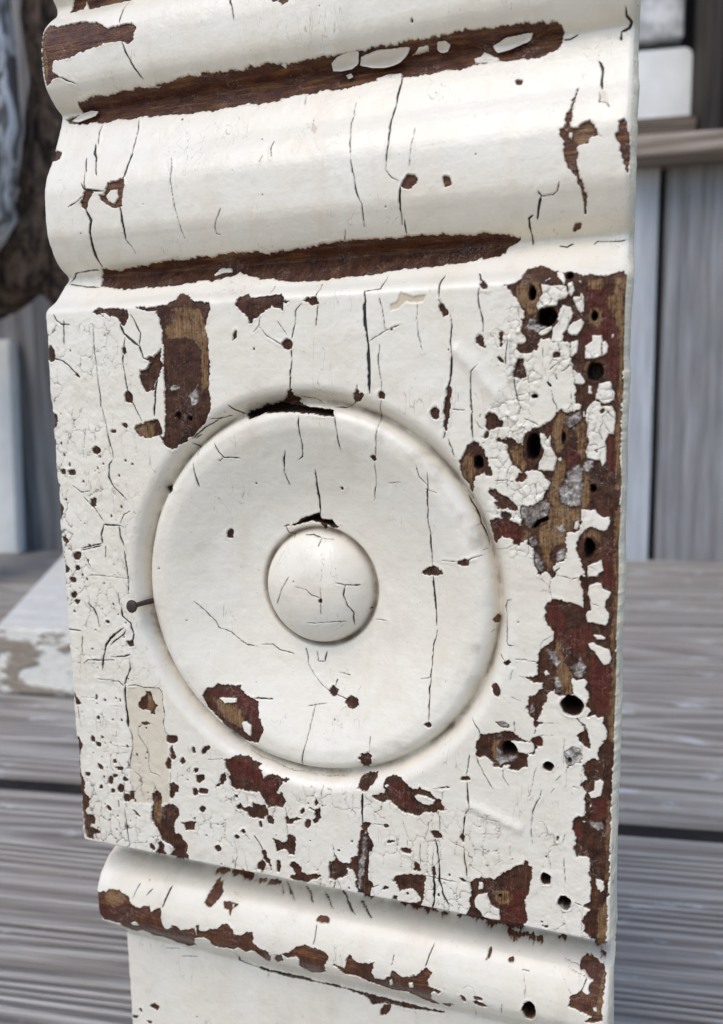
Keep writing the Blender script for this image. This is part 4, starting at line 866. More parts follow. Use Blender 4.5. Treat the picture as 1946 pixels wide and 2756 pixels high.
c 51,-152.8 52.4,-152.4 52.5,-154.2 50,-157.1
c 46.9,-152 48.7,-152.4 49.6,-153.6 46.2,-160.1 46.8,-155.9 46.3,-154.5
c 66.4,-151.5 69,-151.8 69.2,-149.6 70.2,-148.1 71.4,-149.1 72.5,-149.5 74.8,-149.2 76.1,-148.6 75.4,-151.3 76.3,-152.9 78.3,-152.5 80.1,-150.9 80.6,-149 81.7,-149.8 83.3,-150.6 85.3,-149.7 86.3,-149.4 87.2,-148.2 88.4,-147.2 89.7,-147.9 89.1,-149.7 88.9,-151.5 91.9,-151.9 91.3,-152.6 89.3,-153 88.8,-157.3 88.9,-164.2 86.9,-164.1 85.1,-162 83.9,-156 78.8,-157.5 76.7,-155.6 73.9,-154.7 71.5,-153.3 68.7,-153.8
p 79.8,-152.4 80.5,-151.6 80.5,-153.7 79.5,-154.4
p 84.3,-151.6 85.4,-151.3 85.5,-152.9 84.3,-153.3
c 90.1,-161.2 93,-157.1 93.8,-157.9 91.3,-164 90.1,-163.3
k:0.32 88.26,-146.94 88.87,-144.79 89.72,-142.38
k:0.18 80.42,-148.41 80.92,-145.97
c 40.8,-166 44.7,-166.1 48.6,-166.1 53.2,-166 57.4,-166.3 60.7,-166.2 63.7,-166.1 68.1,-166.3 72.7,-166.5 77.4,-166.4 81.5,-166.5 86.7,-166.4 91.4,-166.3 88.4,-166.9 84.3,-167.2 79.8,-168 77.3,-167.7 74.5,-167.9 73.4,-168.5 71.8,-169.2 70.9,-167.7 67.3,-166.9 63.7,-166.7 60,-166.6 56.2,-166.8 50.5,-166.6 44.7,-166.9 40.8,-166.8
c 73.7,-171.3 74.5,-169.4 74.5,-168.3 76.3,-168.2 75.9,-169.8 74.4,-171.1"""
# ------------------------------------------------------------------ materials of the painted board
def wood_colours(nb, mould):
    """bare wood under the paint: dark shellac, red undercoat, raw timber, putty; returns (colour, bump height)"""
    g = (300, 300, 4200) if mould else (4200, 300, 260)
    g2 = (120, 120, 1500) if mould else (1500, 120, 100)
    grain = nb.noise(g, 4, 0.6, dist=0.3); streak = nb.noise(g2, 3, 0.55, (3, 7, 1))
    blot = nb.noise(420, 4, 0.65); fine = nb.noise(2600, 3, 0.6, (1, 2, 3))
    shell = nb.mix(nb.ramp(blot, 0.35, 0.68), ((0.030, 0.011, 0.007) if not mould else (0.060, 0.018, 0.009)), ((0.100, 0.040, 0.019) if not mould else (0.125, 0.044, 0.019)))
    shell = nb.mix(nb.math('MULTIPLY', nb.ramp(streak, 0.52, 0.75), 0.95 if mould else 0.5), shell, (0.17, 0.075, 0.030) if not mould else (0.27, 0.115, 0.028))
    shell = nb.mix(nb.math('MULTIPLY', nb.ramp(grain, 0.52, 0.72), 0.55), shell, (0.022, 0.010, 0.008))
    shell = nb.mix(nb.math('MULTIPLY', nb.ramp(fine, 0.62, 0.74), 0.22), shell, (0.30, 0.24, 0.21))
    scr = nb.math('ABSOLUTE', nb.math('SUBTRACT', nb.noise((500, 500, 500), 3, 0.6, (4, 1, 3), 1.2), 0.5), 0.0)
    scr = nb.math('MULTIPLY', nb.ramp(scr, 0.004, 0.012, 1.0, 0.0), nb.ramp(nb.noise(160, 3, 0.6, (6, 6, 2)), 0.50, 0.60))
    red = nb.mix(nb.ramp(streak, 0.35, 0.7), (0.066, 0.014, 0.010), (0.130, 0.033, 0.017))
    red = nb.mix(nb.ramp(blot, 0.5, 0.75), red, (0.07, 0.022, 0.018))
    raw = nb.mix(nb.ramp(grain, 0.36, 0.66), (0.33, 0.19, 0.082), (0.085, 0.038, 0.014))
    raw = nb.mix(nb.math('MULTIPLY', nb.ramp(blot, 0.45, 0.75), 0.5), raw, (0.20, 0.13, 0.075))
    wear = nb.noise((900, 900, 210) if not mould else (210, 900, 900), 4, 0.65, (5, 2, 7))
    col = nb.mix(nb.math('MULTIPLY', nb.attr('red'), nb.ramp(wear, 0.30, 0.46)), shell, red)
    col = nb.mix(nb.math('MULTIPLY', nb.attr('raw'), nb.ramp(wear, 0.32, 0.47)), col, raw)
    col = nb.mix(nb.math('MULTIPLY', nb.ramp(wear, 0.63, 0.70), 0.55), col, raw)
    putty = nb.mix(nb.ramp(blot, 0.40, 0.62), (0.13, 0.10, 0.08), (0.62, 0.58, 0.52))
    putty = nb.mix(nb.ramp(fine, 0.5, 0.7), putty, (0.20, 0.16, 0.13))
    col = nb.mix(nb.attr('putty'), col, putty)
    col = nb.mix(nb.math('MULTIPLY', scr, 0.55), col, (0.42, 0.36, 0.31))
    col = nb.mix(nb.attr('hole'), col, (0.022, 0.014, 0.010))
    h = nb.math('ADD', nb.math('MULTIPLY', grain, 0.6), nb.math('ADD', nb.math('MULTIPLY', blot, 0.9), nb.math('MULTIPLY', fine, 0.5)))
    return col, h
def painted(name, mould):
    nb = NB(name, 0.38, 0.5)
    wood, wh = wood_colours(nb, mould)
    n1 = nb.noise(55, 4, 0.6); n2 = nb.noise(330, 4, 0.6, (4, 4, 4)); n3 = nb.noise(1500, 3, 0.6, (9, 1, 2))
    brush = nb.noise((60, 60, 900) if not mould else (40, 900, 900), 3, 0.5, (2, 2, 2))
    paint = nb.mix(nb.ramp(n1, 0.30, 0.72), (0.81, 0.762, 0.650), (0.765, 0.695, 0.560))
    paint = nb.mix(nb.math('MULTIPLY', nb.ramp(n2, 0.56, 0.74), 0.30), paint, (0.68, 0.62, 0.52))
    stain = nb.noise((120, 120, 28), 4, 0.65, (6, 1, 3))
    paint = nb.mix(nb.math('MULTIPLY', nb.ramp(stain, 0.53, 0.72), 0.45), paint, (0.69, 0.60, 0.455))
    scr = nb.math('ABSOLUTE', nb.math('SUBTRACT', nb.noise((420, 420, 70), 2, 0.5, (1, 8, 3), 0.4), 0.5), 0.0)
    scr = nb.math('MULTIPLY', nb.ramp(scr, 0.0035, 0.0075, 1.0, 0.0), nb.ramp(nb.noise(95, 2, 0.5, (3, 3, 9)), 0.57, 0.63))
    paint = nb.mix(nb.math('MULTIPLY', scr, 0.55), paint, (0.33, 0.28, 0.22))
    smut = nb.math('MULTIPLY', nb.ramp(nb.noise(620, 5, 0.75, (2, 9, 4)), 0.60, 0.72), nb.ramp(nb.noise(60, 3, 0.6, (8, 8, 1)), 0.50, 0.66))
    paint = nb.mix(nb.math('MULTIPLY', smut, 0.55), paint, (0.40, 0.34, 0.27))
    speck = nb.ramp(nb.noise(1700, 2, 0.5, (7, 3, 8)), 0.735, 0.775)
    paint = nb.mix(nb.math('MULTIPLY', speck, 0.55), paint, (0.26, 0.20, 0.15))
    paint = nb.mix(nb.attr('under'), paint, nb.mix(n2, (0.68, 0.58, 0.42), (0.56, 0.45, 0.30)))
    dirt_shade = nb.math('MULTIPLY', nb.attr('dirt_shade'), nb.ramp(nb.noise(420, 4, 0.6, (5, 5, 5)), 0.25, 0.70))
    paint = nb.mix(dirt_shade, paint, (0.27, 0.205, 0.135))
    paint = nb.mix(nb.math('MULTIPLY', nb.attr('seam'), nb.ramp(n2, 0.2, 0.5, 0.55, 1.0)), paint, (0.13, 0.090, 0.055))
    f = nb.math('ADD', nb.attr('bare'), nb.math('MULTIPLY', nb.math('SUBTRACT', n3, 0.5), 0.16))
    mask = nb.ramp(f, -0.045, 0.045)
    rim = nb.math('MULTIPLY', nb.ramp(f, -0.16, -0.03), nb.ramp(n2, 0.25, 0.58))
    paint = nb.mix(nb.math('MULTIPLY', rim, 0.70), paint, (0.36, 0.27, 0.18))
    rim2 = nb.math('MULTIPLY', nb.ramp(nb.attr('crack'), -0.30, -0.06), nb.ramp(n2, 0.35, 0.65))
    paint = nb.mix(nb.math('MULTIPLY', rim2, 0.35), paint, (0.48, 0.41, 0.32))
    crack = nb.ramp(nb.attr('crack'), -0.055, 0.035)
    col = nb.mix(mask, paint, wood)
    col = nb.mix(crack, col, (0.020, 0.014, 0.011))
    ph = nb.math('ADD', nb.math('MULTIPLY', n2, 0.55), nb.math('ADD', nb.math('MULTIPLY', brush, 0.35), nb.math('MULTIPLY', n3, 0.25)))
    hmix = nb.n.new('ShaderNodeMix'); hmix.data_type = 'FLOAT'
    nb.l.new(mask, hmix.inputs[0]); nb.l.new(nb.math('MULTIPLY', ph, 0.16), hmix.inputs[2]); nb.l.new(nb.math('MULTIPLY', wh, 0.5), hmix.inputs[3])
    spec = nb.ramp(mask, 0, 1, 0.5, 0.22 if not mould else 0.32); nb.l.new(spec, nb.p.inputs['Specular IOR Level'])
    nrm = nb.bump(hmix.outputs[0], 0.001, 0.8)
    rough = nb.math('ADD', nb.math('MULTIPLY', n2, 0.16), nb.ramp(mask, 0, 1, 0.22, 0.42 if not mould else 0.30))
    return nb.out(col, nrm, rough)
MAT_MOULD = painted('painted_moulding', True)
MAT_BLOCK = painted('painted_block', False)

def flake_material():
    nb = NB('loose_paint', 0.4, 0.5)
    n2 = nb.noise(500, 3)
    return nb.out(nb.mix(n2, (0.80, 0.76, 0.68), (0.70, 0.62, 0.50)), nb.bump(n2, 0.0002, 0.5))
MAT_FLAKE = flake_material()
def edge_material():
    nb = NB('board_edge_paint', 0.9, 0.1)
    n = nb.noise((700, 700, 140), 4, 0.65); f = nb.noise(1800, 3, 0.6); p = nb.noise((900, 300, 90), 4, 0.7, (3, 1, 6))
    col = nb.mix(nb.ramp(n, 0.3, 0.7), (0.88, 0.79, 0.60), (0.80, 0.69, 0.49))
    col = nb.mix(nb.ramp(p, 0.655, 0.675), col, (0.11, 0.055, 0.03))
    col = nb.mix(nb.math('MULTIPLY', nb.ramp(f, 0.62, 0.72), 0.4), col, (0.3, 0.24, 0.17))
    return nb.out(col, nb.bump(nb.math('ADD', n, f), 0.0004, 0.8))
MAT_EDGE = edge_material()
def core_material():
    nb = NB('old_timber', 0.7, 0.3)
    g = nb.noise((900, 900, 40), 4, 0.6)
    return nb.out(nb.mix(nb.ramp(g, 0.35, 0.7), (0.26, 0.16, 0.09), (0.13, 0.07, 0.035)), nb.bump(g, 0.0005, 0.6))
MAT_CORE = core_material()
def iron_material():
    nb = NB('rusted_iron', 0.6, 0.4)
    n = nb.noise(1600, 4)
    return nb.out(nb.mix(n, (0.012, 0.010, 0.011), (0.085, 0.045, 0.030)), nb.bump(n, 0.0003, 0.6))
MAT_IRON = iron_material()

# ------------------------------------------------------------------ the board as one relief, cut into its parts
STEP = 0.15
XS = np.arange(0, 127.4 + 1e-6, STEP); YS = np.arange(-DECK, 88, STEP)
X, Y = np.meshgrid(XS, YS)
NX, NY = len(XS), len(YS)

def seg_dist(px, py, P, closed):
    P = np.asarray(P, float); Q = np.roll(P, -1, 0) if closed else P[1:]; A = P if closed else P[:-1]
    best = np.full(px.shape, 1e9); arc = np.zeros(px.shape); ins = np.zeros(px.shape, bool)
    L = np.hypot(*(Q - A).T); cum = np.concatenate([[0], np.cumsum(L)])
    for i in range(len(A)):
        ax, ay = A[i]; bx, by = Q[i]; dx, dy = bx - ax, by - ay; l2 = dx * dx + dy * dy + 1e-12
        t = np.clip(((px - ax) * dx + (py - ay) * dy) / l2, 0, 1)
        d = (px - ax - t * dx) ** 2 + (py - ay - t * dy) ** 2
        m = d < best; best = np.where(m, d, best)
        if not closed: arc = np.where(m, cum[i] + t * L[i], arc)
        else:
            c = (ay > py) != (by > py)
            if c.any(): ins ^= c & (px < (bx - ax) * (py - ay) / ((by - ay) if by != ay else 1e-12) + ax)
    return np.sqrt(best), arc / max(cum[-1], 1e-9), ins
def window(P, pad):
    P = np.asarray(P); x0, y0 = P.min(0) - pad; x1, y1 = P.max(0) + pad
    i0 = max(0, int((x0 - XS[0]) / STEP)); i1 = min(NX, int((x1 - XS[0]) / STEP) + 2)
    j0 = max(0, int((y0 - YS[0]) / STEP)); j1 = min(NY, int((y1 - YS[0]) / STEP) + 2)
    return (slice(j0, j1), slice(i0, i1)) if i1 > i0 and j1 > j0 else None
PAD = 1.6
RAG = value_noise(X / 0.95, Y / 0.95, 5, 3) * 0.36 + value_noise(X / 0.36, Y / 0.36, 6, 2) * 0.22   # ragged paint edges
CRK = value_noise(X / 1.6, Y / 1.6, 7, 3)
bare = np.full(X.shape, -PAD); crack = np.full(X.shape, -PAD)
masks = {k: np.zeros(X.shape) for k in ('raw', 'red', 'putty', 'under', 'hole', 'dirt_shade', 'seam')}
gouge = np.zeros(X.shape); ridge = np.zeros(X.shape)
FLAKES = []; rec = []
for ln in DATA.strip().split('\n'):
    h, *pts = ln.split(); kk = h.split(':')
    rec.append((kk[0], [float(v) for v in kk[1:]], [tuple(map(float, p.split(','))) for p in pts]))
def signed(P):
    w = window(P, PAD)
    if w is None: return None, None
    d, _, ins = seg_dist(X[w], Y[w], P, True)
    return w, np.where(ins, d, -d)
def small(P):                                        # tiny chips get less ragged edges
    a = np.asarray(P); e = (a.max(0) - a.min(0)).max(); return min(1.0, 0.42 + e / 8.0)
for k, a, P in rec:
    if k == 'c':
        w, s = signed(P)
        a_ = np.asarray(P); ext = (a_.max(0) - a_.min(0)) / 2
        if w and ext.max() < 1.6:                    # little flakes are rounded, not angular
            c_ = a_.mean(0); cv = np.cov((a_ - c_).T) + np.eye(2) * 1e-4
            q = np.sqrt(np.einsum('i...,ij,j...', np.stack([X[w] - c_[0], Y[w] - c_[1]]), np.linalg.inv(cv), np.stack([X[w] - c_[0], Y[w] - c_[1]])))
            s = 0.45 * s + 0.55 * np.clip((1.45 - q) * math.sqrt(max(np.linalg.eigvalsh(cv)[0], 0.01)), -PAD, PAD)
        if w: bare[w] = np.maximum(bare[w], s + RAG[w] * small(P))
for k, a, P in rec:
    if k == 'p':
        w, s = signed(P)
        if w: bare[w] = np.minimum(bare[w], -s + RAG[w] * 0.45)
    if k == 'f': FLAKES.append((a[0], P))
for k, a, P in rec:
    if k == 'C':
        w, s = signed(P)
        if w: bare[w] = np.maximum(bare[w], s + RAG[w] * 0.4)
for k, a, P in rec:
    if k == 'k':
        w = window(P, PAD)
        if w is None: continue
        P2 = np.asarray(P); n = max(2, int(np.hypot(*np.diff(P2, axis=0).T).sum() / 0.5))
        d, t, _ = seg_dist(X[w] + CRK[w] * 0.22, Y[w] + RAG[w] * 0.3, P, False)
        taper = np.clip(np.minimum(t, 1 - t) * 6 + 0.35, 0, 1) * np.clip(0.80 + 0.75 * CRK[w], 0.55, 1.4)
        s = a[0] * 0.5 * taper - d
        crack[w] = np.maximum(crack[w], s)
    elif k in ('h', 'H', 'X'):
        if k == 'h':
            (cx, cy), (rx, ry) = P; w = window([(cx - rx, cy - ry), (cx + rx, cy + ry)], 1.2)
            if w is None: continue
            q = np.hypot((X[w] - cx) / rx, (Y[w] - cy) / ry) + RAG[w] * 0.55 / max(rx, 0.8)
            s = (1 - q) * min(rx, ry); dep = a[0]
            ridge[w] += 0.12 * np.exp(-((q - 1.18) / 0.16) ** 2) * min(1, rx)
        else:
            w, s = signed(P); s = s + RAG[w] * 0.4; dep = a[0] if a else 2.4
        gouge[w] = np.maximum(gouge[w], dep * sstep(-0.02, min(0.8, dep * 0.3), s))
        bare[w] = np.maximum(bare[w], s)
        masks['hole'][w] = np.maximum(masks['hole'][w], sstep(0.0, 0.25, s) * (1.0 if dep > 2.2 else 0.75))
    elif k in ('w', 'r', 'g', 'u'):
        w, s = signed(P)
        if w is None: continue
        key = {'w': 'raw', 'r': 'red', 'g': 'putty', 'u': 'under'}[k]
        v = sstep(-0.25, 0.25, s + RAG[w] * (1.3 if k != 'u' else 0.5))
        masks[key][w] = np.maximum(masks[key][w], v * (a[0] if a else 1.0))
    elif k == 'm':
        w = window(P, a[1] * 2.5)
        d, t, _ = seg_dist(X[w], Y[w], P, False)
        ridge[w] += a[0] * np.exp(-(d / (a[1] * 0.6)) ** 2) * sstep(0, 0.15, np.minimum(t, 1 - t) + 0.03)
edge = np.minimum(X, 127.4 - X)
R = np.hypot(X - CX, Y - CY)
ang = np.arctan2(Y - CY, X - CX)
# small scattered pits: denser on the left stile of the block
bare_big = bare.copy()
rs = np.random.RandomState(11)
for i in range(170):
    if i < 75: cx, cy = rs.uniform(1, 22), rs.uniform(-128, -28)
    elif i < 115: cx, cy = rs.uniform(18, 95), rs.uniform(-130, -106)
    else: cx, cy = rs.uniform(2, 124), rs.uniform(-190, 70)
    if math.hypot(cx - CX, cy - CY) < 47 and i < 115: continue
    rx = rs.uniform(0.08, 0.26) * (1 if i < 115 else 0.6); ry = rx * rs.uniform(0.8, 1.6)
    w = window([(cx - rx, cy - ry), (cx + rx, cy + ry)], 0.5)
    if w is None: continue
    s = (1 - np.hypot((X[w] - cx) / rx, (Y[w] - cy) / ry)) * rx + RAG[w] * 0.25
    bare[w] = np.maximum(bare[w], s)
# hairline crazing on the block's left stile, bottom and right side
def cell_border(sx, sy, seed):
    """distance-like field that falls to 0 on the borders of jittered cells"""
    rs_ = np.random.RandomState(seed); J = rs_.rand(128, 128, 2) * 0.9 + 0.05
    u = X / sx + RAG * 0.35; v = Y / sy + CRK * 0.35
    iu = np.floor(u).astype(int); iv = np.floor(v).astype(int); f1 = np.full(X.shape, 9.0); f2 = f1.copy()
    for a in (-1, 0, 1):
        for c in (-1, 0, 1):
            p = J[(iv + c) % 128, (iu + a) % 128]
            d = np.hypot(iu + a + p[..., 0] - u, iv + c + p[..., 1] - v)
            f2 = np.minimum(f2, np.maximum(f1, d)); f1 = np.minimum(f1, d)
    return (f2 - f1) * min(sx, sy) * 0.5
left_stile = (Y < -3) & (Y > -130) & (R > 44)
zl = left_stile * np.clip(1.15 - X / 24.0, 0, 1) + (left_stile & (Y < -106)) * 0.75
zl = np.clip(zl, 0, 1) * sstep(0.0, 0.4, value_noise(X / 6, Y / 6, 23, 2) + 0.15)
zr = ((X > 101) & (Y < -1) & (Y > -52)) * sstep(100, 106, X) * sstep(-0.25, 0.3, value_noise(X / 5, Y / 5, 24, 2) + 0.1)
cb1, cb2 = cell_border(3.1, 4.6, 81), cell_border(1.9, 2.2, 82)
hairw = np.maximum(np.where(zl > 0.05, 0.070 * zl - cb1, -PAD), np.where(zr > 0.05, 0.052 * zr - cb2, -PAD))
hairline = np.where(hairw > 0, 1.0, 0.0)

# soiling in quirks, under the block, round chips; button ring adds painted contact shadow
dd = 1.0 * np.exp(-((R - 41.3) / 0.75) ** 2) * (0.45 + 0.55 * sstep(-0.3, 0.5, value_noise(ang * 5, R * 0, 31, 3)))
dd += 1.5 * np.exp(-((R - 13.2) / 0.55) ** 2) * (0.6 + 0.4 * value_noise(ang * 3, R * 0, 35, 3))  # contact shadow painted into the ring at the button's base
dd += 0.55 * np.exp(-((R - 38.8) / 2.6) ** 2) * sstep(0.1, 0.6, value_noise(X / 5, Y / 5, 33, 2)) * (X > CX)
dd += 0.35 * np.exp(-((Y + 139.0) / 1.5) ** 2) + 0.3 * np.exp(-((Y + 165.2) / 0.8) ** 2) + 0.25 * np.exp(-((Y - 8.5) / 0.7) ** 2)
dd += 0.16 * sstep(0.2, 0.7, value_noise(X / 9, Y / 9, 34, 3))
masks['dirt_shade'] = np.clip(dd, 0, 1)
seam = 0.95 * np.exp(-((R - 13.2) / 0.50) ** 2) * (0.65 + 0.35 * value_noise(np.cos(ang) * 4 + 9, np.sin(ang) * 4 + 9, 36, 3))  # button crease darkened in colour as its contact shadow
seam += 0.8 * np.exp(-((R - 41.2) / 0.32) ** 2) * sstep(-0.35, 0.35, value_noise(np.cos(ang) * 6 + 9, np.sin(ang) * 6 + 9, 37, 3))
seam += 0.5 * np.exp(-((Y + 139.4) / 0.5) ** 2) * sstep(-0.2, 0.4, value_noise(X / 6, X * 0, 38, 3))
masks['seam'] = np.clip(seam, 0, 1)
# dark dried gum in the nail's corner
masks['dirt_shade'] = np.clip(masks['dirt_shade'] + 0.8 * np.exp(-(np.hypot(X - 23.4, Y + 69.0) / 2.2) ** 2) + 0.5 * np.exp(-(np.hypot(X - 24.5, Y + 73.5) / 1.8) ** 2), 0, 1)

Z = base_z(X, Y)
paint_t = 1 - sstep(-0.16, 0.10, bare)
soft = value_noise(X / 7.5, Y / 7.5, 41, 3) * 0.16 + value_noise(X / 1.9, Y / 1.9, 42, 3) * 0.05 + value_noise(X / 0.7, Y / 0.7, 43, 2) * 0.016
rough_zone = np.clip(sstep(24, 14, X) + ((Y < -104) & (R > 44.5)) * 0.7 + (X > 100) * 0.5, 0, 1) * (Y < -1) * (Y > -130.3)
soft = soft + zr * (value_noise(X / 1.1, Y / 1.1, 54, 3) * 0.16 + sstep(0.0, 0.5, cb2) * 0.10) + zl * sstep(0.0, 0.6, cb1) * 0.06
soft = soft + rough_zone * (value_noise(X / 1.5, Y / 1.5, 44, 3) * 0.10)
lift = np.exp(-((bare_big + 0.30) / 0.30) ** 2) * np.clip(value_noise(X / 4, Y / 4, 45, 2) + 0.15, 0, 1) * 0.16
lift2 = np.exp(-((crack + 0.35) / 0.30) ** 2) * np.clip(value_noise(X / 3, Y / 3, 46, 2) + 0.0, 0, 1) * 0.14
woodz = (value_noise(X / 0.45, Y / 4.0, 47, 3) * 0.16 + value_noise(X / 1.3, Y / 1.3, 48, 3) * 0.18)
mouldzone = sstep(7.9, 8.4, Y)
woodz = woodz * (1 - mouldzone) + mouldzone * (value_noise(X / 5, Y / 0.5, 49, 3) * 0.10)
woodz = woodz - 0.15 * masks['raw'] + masks['putty'] * (0.35 + 0.45 * value_noise(X / 0.8, Y / 0.8, 50, 3))
Z = Z + soft + paint_t * (0.42 + lift + lift2 - 0.22 * masks['under']) + (1 - paint_t) * woodz + ridge
Z = Z - 0.38 * sstep(-0.05, 0.10, crack) * paint_t - 0.10 * hairline * paint_t
Z = Z - gouge
Z = Z - 0.42 * np.clip(1 - edge / 0.9, 0, 1) ** 2
# every crack shows its dark bottom; hairlines only a thin line
crack = np.maximum(crack, np.clip(hairw, -PAD, 0.05) - 0.035)
# side edges wander a little
wob = value_noise(X * 0 + 3.1, Y / 6.0, 51, 3) * 0.25 + value_noise(X * 0 + 9.1, Y / 1.2, 52, 2) * 0.10
XR = X + np.where(X < 63, wob, 0) * np.clip(1 - X / 3.0, 0, 1) + np.where(X > 63, value_noise(X * 0 + 5.5, Y / 7.0, 53, 3) * 0.25, 0) * np.clip(1 - (127.4 - X) / 3.0, 0, 1)

ROOT = Vector((0.0635, 0.0, 0.0))
block = empty('plinth_block', ROOT)
tag(block, 'cream painted wooden plinth block with carved bullseye rosette, paint cracked and flaking to dark wood', 'plinth block')
CO = np.stack([XR * 0.001 - ROOT.x, -Z * 0.001, (Y + DECK) * 0.001], -1).reshape(-1, 3).astype(np.float32)
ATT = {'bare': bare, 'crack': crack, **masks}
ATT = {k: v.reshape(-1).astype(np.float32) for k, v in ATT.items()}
idx = np.arange(NX * NY).reshape(NY, NX)
QUAD = np.stack([idx[:-1, :-1], idx[:-1, 1:], idx[1:, 1:], idx[1:, :-1]], -1).reshape(-1, 4)
xc = (X[:-1, :-1] + STEP / 2).reshape(-1); yc = (Y[:-1, :-1] + STEP / 2).reshape(-1); rc = np.hypot(xc - CX, yc - CY)
# normals of the whole relief, so the seams between parts stay invisible
P3 = CO.reshape(NY, NX, 3)
du = np.gradient(P3, axis=1); dv = np.gradient(P3, axis=0)
NRM = np.cross(du, dv); NRM /= np.linalg.norm(NRM, axis=-1, keepdims=True) + 1e-12
NRM = NRM.reshape(-1, 3)
def relief_part(name, sel, material, parent):
    q = QUAD[sel]; used, inv = np.unique(q, return_inverse=True); inv = inv.reshape(-1, 4)
    me = bpy.data.meshes.new(name)
    me.vertices.add(len(used)); me.vertices.foreach_set('co', CO[used].ravel())
    me.loops.add(inv.size); me.loops.foreach_set('vertex_index', inv.ravel().astype(np.int32))
    me.polygons.add(len(inv)); me.polygons.foreach_set('loop_start', np.arange(0, inv.size, 4, dtype=np.int32))
    me.polygons.foreach_set('use_smooth', np.ones(len(inv), bool))
    me.update(calc_edges=True)
    for k, v in ATT.items():
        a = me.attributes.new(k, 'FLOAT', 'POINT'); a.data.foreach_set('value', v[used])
    me.normals_split_custom_set_from_vertices(NRM[used])
    me.materials.append(material)
    o = bpy.data.objects.new(name, me); C.objects.link(o); o.parent = parent
    return o
on_block = (yc <= 8.4) & (yc > -130.75)
crown = relief_part('crown_moulding', yc > 8.4, MAT_MOULD, block)
face = relief_part('block_face', on_block & (rc >= 41.1), MAT_BLOCK, block)
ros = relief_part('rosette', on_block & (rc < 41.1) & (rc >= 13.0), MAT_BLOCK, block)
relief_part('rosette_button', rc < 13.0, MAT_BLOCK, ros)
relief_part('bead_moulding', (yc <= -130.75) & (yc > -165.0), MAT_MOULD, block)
relief_part('lower_panel', yc <= -165.0, MAT_BLOCK, block)

# painted side edges and the timber behind
def side_edge(col, sgn):
    ys = YS[::2]; base = P3[::2, col]; deps = np.array([0, 0.25, 0.8, 1.6, 3, 5, 8, 12, 17, 23, 30.0])
    n = len(ys); vs = []; off = value_noise(ys / 9.0, ys * 0, 61, 3); off2 = value_noise(ys / 2.0, ys * 0 + 4, 62, 2)
    for j, d in enumerate(deps):
        y = base[:, 1] * 1.0 + 0
        back = 0.030
        t = d / 30.0
        yy = y + (back - y) * t if d > 2 else np.minimum(y + d * 0.001, back)
        bulge = (0.95 + 0.40 * off + 0.30 * off2) * min(1.0, d / 2.2) ** 0.8 * (1 - 0.8 * max(0, t - 0.1))
        vs.append(np.stack([base[:, 0] + sgn * bulge * 0.001, yy, base[:, 2]], -1))
    V = np.concatenate(vs); F = []
    for j in range(len(deps) - 1):
        for i in range(n - 1):
            a = j * n + i; f = (a, a + n, a + n + 1, a + 1)
            F.append(f if sgn < 0 else f[::-1])
    return link_mesh('side_edge', V, F, MAT_EDGE, block)
side_edge(0, -1); side_edge(NX - 1, 1)
bm = bmesh.new(); add_box(bm, -0.0632, 0.0637, 0.0165, 0.0300, 0.0003, DECK * 0.001 + 0.0875)
bm_obj('timber_core', bm, MAT_CORE, block)

# curled flakes still hanging in the bare groove
for lift_mm, P in FLAKES:
    P = np.asarray(P); cen = P.mean(0)
    n = 40; L = np.concatenate([[0], np.cumsum(np.hypot(*(np.roll(P, -1, 0) - P).T))]); PP = np.vstack([P, P[:1]])
    tt = np.linspace(0, L[-1], n, endpoint=False); ring = np.stack([np.interp(tt, L, PP[:, 0]), np.interp(tt, L, PP[:, 1])], 1)
    ring += (np.random.RandomState(3).rand(n, 2) - 0.5) * 0.12
    vs = []; rings = (1.0, 0.86, 0.65, 0.4, 0.15)
    for side in (0, 1):
        for r in rings:
            q = cen + (ring - cen) * r
            z = base_z(q[:, 0], q[:, 1]).mean() * 0.35 + base_z(q[:, 0], q[:, 1]) * 0.65 + 0.25 + lift_mm * (0.25 + 0.75 * r ** 2) - 0.22 * side
            vs += [(x * 0.001 - ROOT.x, -zz * 0.001, (y + DECK) * 0.001) for (x, y), zz in zip(q, z)]
    m = len(rings) * n; fs = []
    for k in range(len(rings) - 1):
        for i in range(n):
            a, b = k * n + i, k * n + (i + 1) % n
            fs.append((a, b, b + n, a + n)); fs.append((m + a, m + a + n, m + b + n, m + b))
    fs.append(tuple((len(rings) - 1) * n + i for i in range(n))); fs.append(tuple(m + (len(rings) - 1) * n + i for i in reversed(range(n))))
    for i in range(n): fs.append((i, m + i, m + (i + 1) % n, (i + 1) % n))
    link_mesh('paint_flake', vs, fs, MAT_FLAKE, crown)

# the bent nail standing in the ring's quirk
def nail():
    a = Vector((23.4, -67.3, -4.4)); b = Vector((22.0, -66.75, 4.6))
    ax = (b - a).normalized(); u = ax.orthogonal().normalized(); v = ax.cross(u)
    prof = [(0, 0.62), (2.0, 0.66), (4.5, 0.62), (7.0, 0.58), (8.3, 0.62), (8.6, 1.25), (8.9, 1.5), (9.3, 1.5), (9.6, 1.25), (9.7, 0.4)]
    n = 18; vs = []; fs = []; rr = random.Random(4)
    for t, r in prof:
        c = a + ax * t + u * 0.12 * math.sin(t * 0.5)
        for i in range(n):
            g = 2 * math.pi * i / n; q = c + (u * math.cos(g) + v * math.sin(g)) * r * (1 + 0.06 * rr.uniform(-1, 1))
            p = B(q.x, q.y, q.z); vs.append((p.x - ROOT.x, p.y, p.z))
    for k in range(len(prof) - 1):
        for i in range(n): fs.append((k * n + i, k * n + (i + 1) % n, (k + 1) * n + (i + 1) % n, (k + 1) * n + i))
    fs.append(tuple((len(prof) - 1) * n + i for i in range(n)))
    link_mesh('nail', vs, fs, MAT_IRON, block)
nail()
